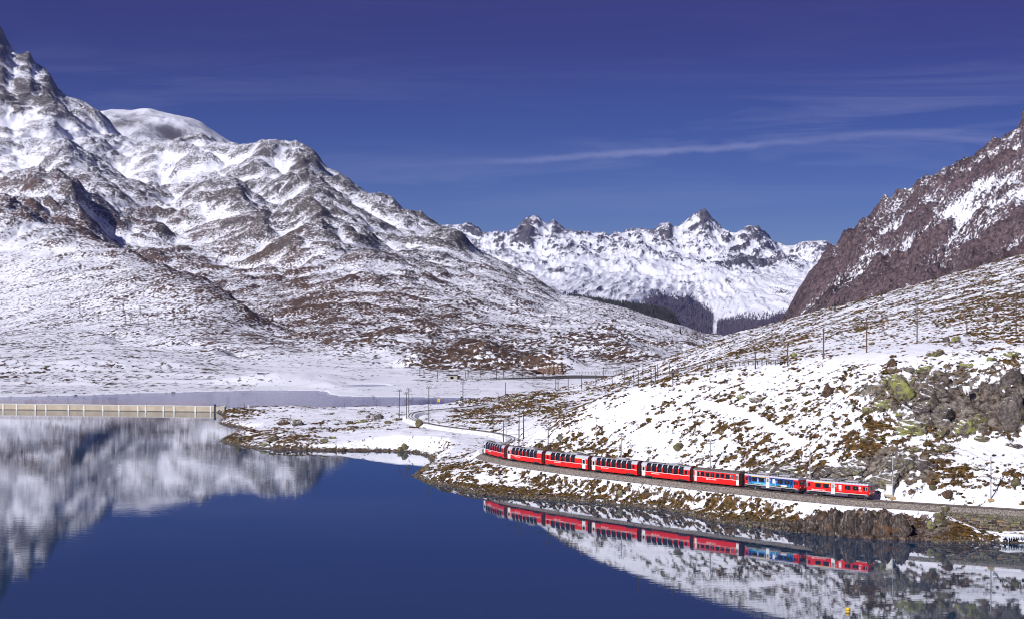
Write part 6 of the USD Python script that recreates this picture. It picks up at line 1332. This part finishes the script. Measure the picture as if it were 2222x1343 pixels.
# upright slabs of the dark cliff on the shore
RK['cliff'] = usdkit.material(stage, '/World/Looks/cliff_rock', {'g': ('geometry', {}), 'm': ('mapping', dict(rotation=(.35, .5, .7), scale=(2.4, 2.4, .5))), 'n': ('noise_texture', dict(scale=.9, detail=9.0, roughness=.72, distortion=1.1)),
    'r': ('rgb_ramp', {'ramp': [(.38, (.016, .012, .012)), (.49, (.060, .046, .041)), (.57, (.125, .105, .092)), (.65, (.28, .25, .215))]}), 'n2': ('noise_texture', dict(scale=.5, detail=5.0)), 'l': ('map_range', dict(range_type='smoothstep', from_min=.55, from_max=.68, to_max=.7, clamp=True)), 'mx': ('mix_color', dict(b=(.15, .075, .03))),
    'b': ('bump', dict(strength=1.0, distance=.3)), 'p': ('principled_bsdf', dict(roughness=.85, specular_ior_level=.2))},
    [('g.position', 'm.vector'), ('m.vector', 'n.vector'), ('n.fac', 'r.fac'), ('g.position', 'n2.vector'), ('n2.fac', 'l.value'), ('r.color', 'mx.a'), ('l.result', 'mx.fac'), ('mx.result', 'p.base_color'), ('n.fac', 'b.height'), ('b.normal', 'p.normal')], surface='p.BSDF')
for k, (x, w, h_, yb, lab) in enumerate([(1700, 44, 22, 1148, 'low dark slanting slab at the left foot of the shore cliff'), (1738, 52, 34, 1155, 'slanting dark slab second from the left in the shore cliff'), (1776, 54, 48, 1160, 'dark folded rock slab left of the middle of the shore cliff'), (1812, 56, 58, 1163, 'tall dark rock slab in the middle of the shore cliff below the red railcar'), (1850, 54, 60, 1166, 'tall dark rock face of the shore cliff below the front of the train'), (1888, 52, 61, 1168, 'tall grey brown rock face of the shore cliff below the white cabinet'), (1926, 52, 60, 1169, 'tall dark rock face of the shore cliff, second from its right end'), (1962, 46, 58, 1171, 'rightmost rock face of the shore cliff with a shaded blue side')]):
    q0 = G(x, yb); s_ = q0[1] / F; W_, Hh = w * s_ * 1.2, h_ * s_
    m = boulder_mesh(W_, 3.6, Hh * 1.05, 700 + k, 4, .95); v = m.vertices; nr = v / np.linalg.norm(v, axis=1, keepdims=True)
    c_ = (v[:, 0] + .75 * v[:, 2]) / 1.5 + .8 * meshkit.fbm(v * .7 + k, 3, k); f_ = c_ - np.floor(c_); m.vertices = v - nr * ((np.clip(1 - np.abs(f_ - .5) * 2, 0, 1)[:, None] ** 2) * .28 + .5 * (meshkit.fbm(v * 1.3 + 4, 4, k)[:, None] - .5))
    m.apply_translation((0, 1.35, -.25))
    t = obj('cliff_rock', m, RK['cliff'], smooth=20, label=lab, category='rock'); UsdGeom.Xformable(stage.GetPrimAtPath(t)).AddTranslateOp().Set(Gf.Vec3d(*q0))
# quarry face across the valley
RK['ochre'] = rock_mat('ochre_rock', (.17, .105, .075), (.30, .215, .16), LI, .0, .1)
p = hit_far(1195, 811, 900, 1400); s_ = p[1] / F
m = boulder_mesh(92 * s_, 12, 25 * s_, 801, 4, .8); v = m.vertices; c_ = v[:, 0] / 2.6 + 1.2 * meshkit.fbm(v * .25, 3, 5); f_ = c_ - np.floor(c_); m.vertices = v - (v / np.linalg.norm(v, axis=1, keepdims=True)) * (np.clip(1 - np.abs(f_ - .5) * 2, 0, 1)[:, None] ** 2) * 1.1
m.apply_translation((0, 3.5, -.6)); t = obj('rock_outcrop', m, RK['ochre'], smooth=20, label='reddish ochre quarried rock face behind the valley road', category='rock'); UsdGeom.Xformable(stage.GetPrimAtPath(t)).AddTranslateOp().Set(Gf.Vec3d(*p))
# cairn
p = hit(646, 922); s_ = p[1] / F
t = thing('cairn', 'heap of lichen stones with a stub post on the left part of the peninsula', 'cairn', p)
for k in range(11):
    a = k * 2.4; rr2 = .5 + 1.1 * (k % 4) / 3; zz = max(0, 1.6 - rr2) * .9
    obj('stone', boulder_mesh(1.5, 1.3, 1.1, 300 + k, 2, .8).apply_translation((rr2 * math.cos(a) * 1.3, rr2 * math.sin(a), zz)), RK['grey' if k % 3 else 'green'], t)
obj('stub_post', rod((-2.4, .5, 0), (-2.4, .5, 3.0), .16, 7), M['steel'], t)

# frozen drips at the shore on the right
M['ice'] = plain('ice', (.80, .83, .88), .2, .05, 2.0)
p = hit(2200, 1176); t = thing('ice_curtain', 'row of white icicles hanging at the waterline near the right edge', 'icicles', (p[0], p[1] - .4, 0))
r6 = np.random.default_rng(5)
obj('ice_ledge', boulder_mesh(5.4, 1.6, .8, 71, 3, .4).apply_translation((0, .5, 1.0)), M['ice'], t, smooth=True)
for k in range(16):
    x = -2.4 + 4.8 * k / 15 + r6.uniform(-.1, .1); obj('icicle', rod((x, r6.uniform(-.3, .1), 1.35), (x, -.1, 1.35 - r6.uniform(.5, 1.25)), .12, 6, .02), M['ice'], t)
p = hit(2090, 865); t = thing('ice_curtain', 'small frozen trickle on the dark rock in the crag', 'icicles', (p[0] - .1, p[1] - 2.6, p[2] + 1.5))
for k in range(7): obj('icicle', rod((-.6 + .2 * k, .1 * (k % 2), 1.3), (-.6 + .2 * k + .1, 0, .2 - .3 * (k % 3)), .14, 6, .05), M['ice'], t)

# ------------------------------------------------------------------ trees
M['bark'] = plain('larch_bark', (.075, .050, .040), .9, .2, 2.0)
M['twig'] = plain('larch_twigs', (.105, .062, .050), .9, .2, 2.0)
def larch(seed, H):
    r = np.random.default_rng(seed); tw = []
    tr = rod((0, 0, -.6), (r.uniform(-.2, .2), 0, H), .20, 6, .03)
    for k in range(46):
        z = H * (.16 + .80 * (k / 46) ** .9); L = (H * .24) * (1 - z / H) ** .75 * r.uniform(.6, 1.15) + .25; a = r.uniform(0, 2 * np.pi)
        e = np.array([math.cos(a) * L, math.sin(a) * L, z + L * r.uniform(-.05, .35)])
        tw.append(rod((0, 0, z), e, .07, 3, .03))
        for q in range(3):
            b = np.array([0, 0, z]) + (e - [0, 0, z]) * (.4 + .22 * q); tw.append(rod(b, b + r.uniform(-.55, .55, 3) * [1, 1, .8] * (L * .45 + .3), .045, 3, .02))
    return tr, cat(*tw)
UsdGeom.Scope.Define(stage, '/World/Looks/kinds')
for i in range(3):
    c = stage.CreateClassPrim(f'/larch_kind_{i}'); UsdGeom.Xform.Define(stage, f'/larch_kind_{i}').GetPrim().SetSpecifier(Sdf.SpecifierClass)
    tr_, tw_ = larch(40 + i, 10.0)
    usdkit.mesh(stage, f'/larch_kind_{i}/trunk', tr_, M['bark']); usdkit.mesh(stage, f'/larch_kind_{i}/crown', tw_, M['twig'])
def tree_at(p, H, i, rz, label, group):
    x = UsdGeom.Xform.Define(stage, path_for('larch_tree')); x.AddTranslateOp().Set(Gf.Vec3d(*map(float, p))); x.AddRotateZOp().Set(rz); x.AddScaleOp().Set(Gf.Vec3f(H / 10, H / 10, H / 10))
    x.GetPrim().GetReferences().AddInternalReference(f'/larch_kind_{i}'); x.GetPrim().SetInstanceable(True); say(x, label, 'tree', group)
lt = [(110, 662, 14), (153, 676, 22), (173, 680, 26), (214, 700, 18), (246, 667, 22), (267, 688, 30), (272, 710, 24), (283, 703, 18), (304, 688, 24), (322, 702, 16), (341, 697, 20), (353, 727, 14), (377, 706, 24), (391, 706, 16), (448, 732, 22), (300, 706, 14), (330, 690, 14)]
for k, (x, y, h_) in enumerate(sorted(lt)):
    p = hit_far(x, y, 1050, 4200); tree_at(p, max(h_ * p[1] / F, 4), k % 3, 77 * k, f'bare brown larch at the foot of the left spur, {ords[k]} from the left', 'bare larches at the foot of the left spur')
for x, y, h_, w in [(1278, 771, 14, 'lone bare larch on the mound, left one of two'), (1296, 770, 12, 'lone bare larch on the mound, right one of two'), (1399, 734, 15, 'single bare larch above the larch grove, left one'), (1429, 734, 13, 'single bare larch above the larch grove, right one'), (1268, 786, 10, 'small bare larch at the foot of the mound')]:
    p = hit_far(x, y, 1100, 4000); tree_at(p, h_ * p[1] / F, 1, x, w, None)
r7 = np.random.default_rng(3)
grove = [(float(r7.uniform(1405, 1480)), float(r7.uniform(744, 764)), 14) for _ in range(26)] + [(float(r7.uniform(1464, 1528)), 0, 13) for _ in range(24)]
for k, (x, y, h_) in enumerate(grove):
    if y == 0: y = float(np.interp(x, [1464, 1500, 1530], [712, 722, 737]) + r7.uniform(0, 14))
    p = hit_far(x, y, 1100, 4000); tree_at(p, h_ * r7.uniform(.7, 1.2) * p[1] / F, k % 3, 50 * k, 'bare purplish brown larch crowded in the grove left of the pass gap', 'bare larches in the grove at the pass')

M['bare_wood'] = usdkit.material(stage, '/World/Looks/bare_wood_crowns', {'oi': ('object_info', {}), 'r': ('rgb_ramp', {'ramp': [(0, (.045, .040, .050)), (.5, (.085, .068, .080)), (1, (.13, .10, .11))]}), 'p': ('principled_bsdf', dict(roughness=.9, specular_ior_level=.1))}, [('oi.random', 'r.fac'), ('r.color', 'p.base_color')], surface='p.BSDF')
M['needle'] = usdkit.material(stage, '/World/Looks/conifer_needles', {'oi': ('object_info', {}), 'r': ('rgb_ramp', {'ramp': [(0, (.022, .026, .024)), (.5, (.035, .036, .030)), (1, (.055, .045, .040))]}), 'p': ('principled_bsdf', dict(roughness=.9, specular_ior_level=.1))}, [('oi.random', 'r.fac'), ('r.color', 'p.base_color')], surface='p.BSDF')
def conifer(seed, H=10.0):
    r = np.random.default_rng(seed); parts = [rod((0, 0, -.5), (0, 0, H * .95), .16, 5, .03)]
    for k in range(8):
        z = H * (.12 + .80 * k / 8); R = H * .20 * (1 - k / 8.6) + .15; n = 7; v = [(0, 0, z + H * .17)]
        for j in range(n):
            a = j / n * 2 * np.pi + k; q = R * r.uniform(.65, 1.2); v.append((q * math.cos(a), q * math.sin(a), z + r.uniform(-.25, .15)))
        parts.append(trimesh.Trimesh(v, [(0, 1 + j, 1 + (j + 1) % n) for j in range(n)] + [(0, 1 + (j + 1) % n, 1 + j) for j in range(0)], process=False))
    return cat(*parts)
def scatter(name, label, category, protos, pos, scale, rot, mats, kind='stuff'):
    pi = UsdGeom.PointInstancer.Define(stage, path_for(name)); say(pi, label, category, kind=kind)
    rel = pi.CreatePrototypesRel()
    UsdGeom.Scope.Define(stage, str(pi.GetPath()) + '/kinds')
    for i, m in enumerate(protos):
        q = usdkit.mesh(stage, f'{pi.GetPath()}/kinds/kind_{i}', m, mats[i % len(mats)]); rel.AddTarget(q.GetPath())
    n = len(pos); r = np.random.default_rng(n)
    pi.CreateProtoIndicesAttr(Vt.IntArray.FromNumpy(r.integers(0, len(protos), n).astype(np.int32)))
    pi.CreatePositionsAttr(Vt.Vec3fArray.FromNumpy(np.asarray(pos, np.float32)))
    sc = np.asarray(scale, np.float32); sc = np.repeat(sc[:, None], 3, 1) if sc.ndim == 1 else sc
    pi.CreateScalesAttr(Vt.Vec3fArray.FromNumpy(np.ascontiguousarray(sc)))
    pi.CreateOrientationsAttr(Vt.QuathArray([Gf.Quath(float(math.cos(a / 2)), 0, 0, float(math.sin(a / 2))) for a in rot]))
    return pi
cons = [conifer(60 + i) for i in range(4)]
# wooded ridge
n = 3200; xs, ds = r7.uniform(1180, 1500, n), r7.uniform(2650, 3420, n)
keep = []
fk_z = lambda x, D: CAMH - (np.interp(x, [q[0] for q in fk], [q[1] for q in fk]) - HOR) / F * np.interp(x, [q[0] for q in fk], [q[2] for q in fk])
ridge = stage.GetPrimAtPath('/World/hillside_001'); rv_ = np.array(UsdGeom.Mesh(ridge).GetPointsAttr().Get())
from scipy.spatial import cKDTree
tk = cKDTree(rv_[:, :2])
px_ = (xs - CX) / F * ds; _, ii = tk.query(np.c_[px_, ds]); zz = rv_[ii, 2]
dens = sstep(1215, 1330, xs) > r7.uniform(0, 1, n)
scatter('conifer_forest', 'dark conifer wood covering the ridge below the distant mountains', 'forest', cons, np.c_[px_, ds, zz - .5][dens], r7.uniform(.6, 1.15, n)[dens], r7.uniform(0, 6.28, n)[dens], [M['needle']])
# forest at the foot of the distant range
n = 11000; xs, ds = r7.uniform(1330, 1800, n), r7.uniform(6250, 7700, n); px_ = (xs - CX) / F * ds
ev = np.stack([XE.ravel(), YE.ravel(), ZE.ravel()], 1); tk = cKDTree(ev[:, :2]); _, ii = tk.query(np.c_[px_, ds]); zz = ev[ii, 2]; vv = HOR + (CAMH - zz) / ds * F
lim = np.interp(xs, [1150, 1350, 1410, 1430, 1460, 1500, 1540, 1560, 1600, 1660, 1720, 1800], [690, 690, 640, 628, 640, 640, 668, 690, 684, 682, 672, 665])
ok = (vv > lim + r7.uniform(-3, 12, n)) & (np.abs(xs - np.interp(vv, [600, 660, 730], [1520, 1556, 1549])) > 5)
scatter('conifer_forest', 'far dusky forest in the valley bottom under the white range', 'forest', cons, np.c_[px_, ds, zz - 1][ok], r7.uniform(.9, 1.6, n)[ok], r7.uniform(0, 6.28, n)[ok], [M['bare_wood']])
# dark stunted pines on the right mountain
n = 2600; xs, ds = r7.uniform(1680, 2240, n), r7.uniform(2050, 2950, n); px_ = (xs - CX) / F * ds
ev = np.stack([XR.ravel(), YR.ravel(), ZRm.ravel()], 1); tk = cKDTree(ev[:, :2]); _, ii = tk.query(np.c_[px_, ds]); zz = ev[ii, 2]; vv = HOR + (CAMH - zz) / ds * F
ok = (vv > np.interp(xs, [1680, 1830, 2000, 2222], [660, 580, 560, 590]) + r7.uniform(-10, 60, n)) & (fbm(px_, ds, 120, 3, seed=201) + .05 > r7.uniform(-.25, .25, n))
scatter('pine_scrub', 'dark scattered pine scrub on the lower right mountainside', 'scrub', cons, np.c_[px_, ds, zz - .4][ok], np.c_[r7.uniform(.55, 1.1, n), r7.uniform(.55, 1.1, n), r7.uniform(.3, .7, n)][ok], r7.uniform(0, 6.28, n)[ok], [M['needle']])
# conifers on the near crest of the pass
for x, y, h_, w in [(1222, 640, 9, 'small dark conifer on the skyline shoulder left of the wooded ridge, first one'), (1232, 643, 10, 'small dark conifer on the skyline shoulder left of the wooded ridge, second one'), (1246, 644, 10, 'small dark conifer on the skyline shoulder left of the wooded ridge, third one'), (1258, 646, 11, 'small dark conifer on the skyline shoulder left of the wooded ridge, fourth one'), (1476, 722, 12, 'single dark conifer among the bare larches at the pass')]:
    p = hit_far(x, y + 2, 1500, 4500); k_ = conifer(int(x)); k_.apply_scale(h_ * p[1] / F / 10)
    t = thing('conifer_tree', w, 'tree', p); obj('crown', k_, M['needle'], t); obj('trunk', rod((0, 0, -1), (0, 0, .2 * h_ * p[1] / F), .2, 6), M['bark'], t)

# ------------------------------------------------------------------ dwarf shrubs and tussocks breaking through the snow, stones along the water
def tussock(seed):
    r = np.random.default_rng(seed); m = trimesh.creation.icosphere(1); v = m.vertices.copy(); v *= (1 + .45 * r.uniform(-1, 1, (len(v), 1))); v[:, 2] = np.maximum(v[:, 2] * .62, -.15); m.vertices = v
    sp = [rod(np.r_[r.uniform(-.5, .5, 2), .2], np.r_[r.uniform(-1.0, 1.0, 2), r.uniform(.5, .95)], .07, 3, .01) for _ in range(8)]
    return cat(m, *sp)
def shrub_mat(name, a, b, c):
    return usdkit.material(stage, f'/World/Looks/{name}', {'oi': ('object_info', {}), 'r': ('rgb_ramp', {'ramp': [(0, a), (.5, b), (1, c)]}), 'p': ('principled_bsdf', dict(roughness=.95, specular_ior_level=.05))}, [('oi.random', 'r.fac'), ('r.color', 'p.base_color')], surface='p.BSDF')
SH = [shrub_mat('shrub_rust', (.06, .035, .014), (.12, .066, .020), (.20, .115, .032)), shrub_mat('shrub_dark', (.030, .024, .012), (.06, .046, .018), (.10, .078, .028))]
R_, C_ = ZN.shape
cell = (np.gradient(YN, axis=0) * np.gradient(XN, axis=1))
wgt = np.clip((covN[..., 0] - .40) / .2, 0, 1) * (1 - .85 * covN[..., 1]) * (SDN > .8) * (TDN > 3.0) * (ZN > .3) * (YN < 900) * cell
wgt = np.where(front & (ZN < .4), 0, wgt)
wgt *= np.interp(YN, [300, 420, 450, 700, 900], [1.3, 1.3, .5, .25, .15])
pr = (wgt / wgt.sum()).ravel(); n = 36000
sel = np.random.default_rng(8).choice(R_ * C_, n, p=pr)
pos = np.stack([XN.ravel()[sel] + r7.uniform(-.2, .2, n), YN.ravel()[sel] + r7.uniform(-.3, .3, n), ZN.ravel()[sel] - .05], 1)
scl = r7.uniform(.14, .40, n) * np.interp(pos[:, 1], [300, 900], [1, 1.6])
scatter('dwarf_shrubs', 'rust brown tussocks and dwarf shrubs poking out of the snow all over the near slopes', 'shrubs', [tussock(i) for i in range(6)], pos, scl, r7.uniform(0, 6.28, n), SH)
w2 = (np.abs(SDN) < 1.1) * (ZN > -.3) * (ZN < 1.0) * (YN < 720) * (1 - sstep(1720, 1760, UN) * (1 - sstep(2000, 2030, UN))) * cell; pr = (w2 / w2.sum()).ravel(); n = 5200
sel = np.random.default_rng(9).choice(R_ * C_, n, p=pr)
pos = np.stack([XN.ravel()[sel], YN.ravel()[sel] , ZN.ravel()[sel]], 1)
sc2 = r7.uniform(.09, .30, n) * r7.uniform(.6, 1.5, n) * np.interp(pos[:, 1], [320, 430, 560], [1, .8, .62])
scatter('shore_stones', 'brown and grey stones lining the water edge', 'stones', [boulder_mesh(1.7, 1.5, 1.2, 500 + i, 1, .8) for i in range(5)], pos, sc2, r7.uniform(0, 6.28, n), [ST[0], ST[1], ST[4], ST[3], ST[0]])

build_haze()
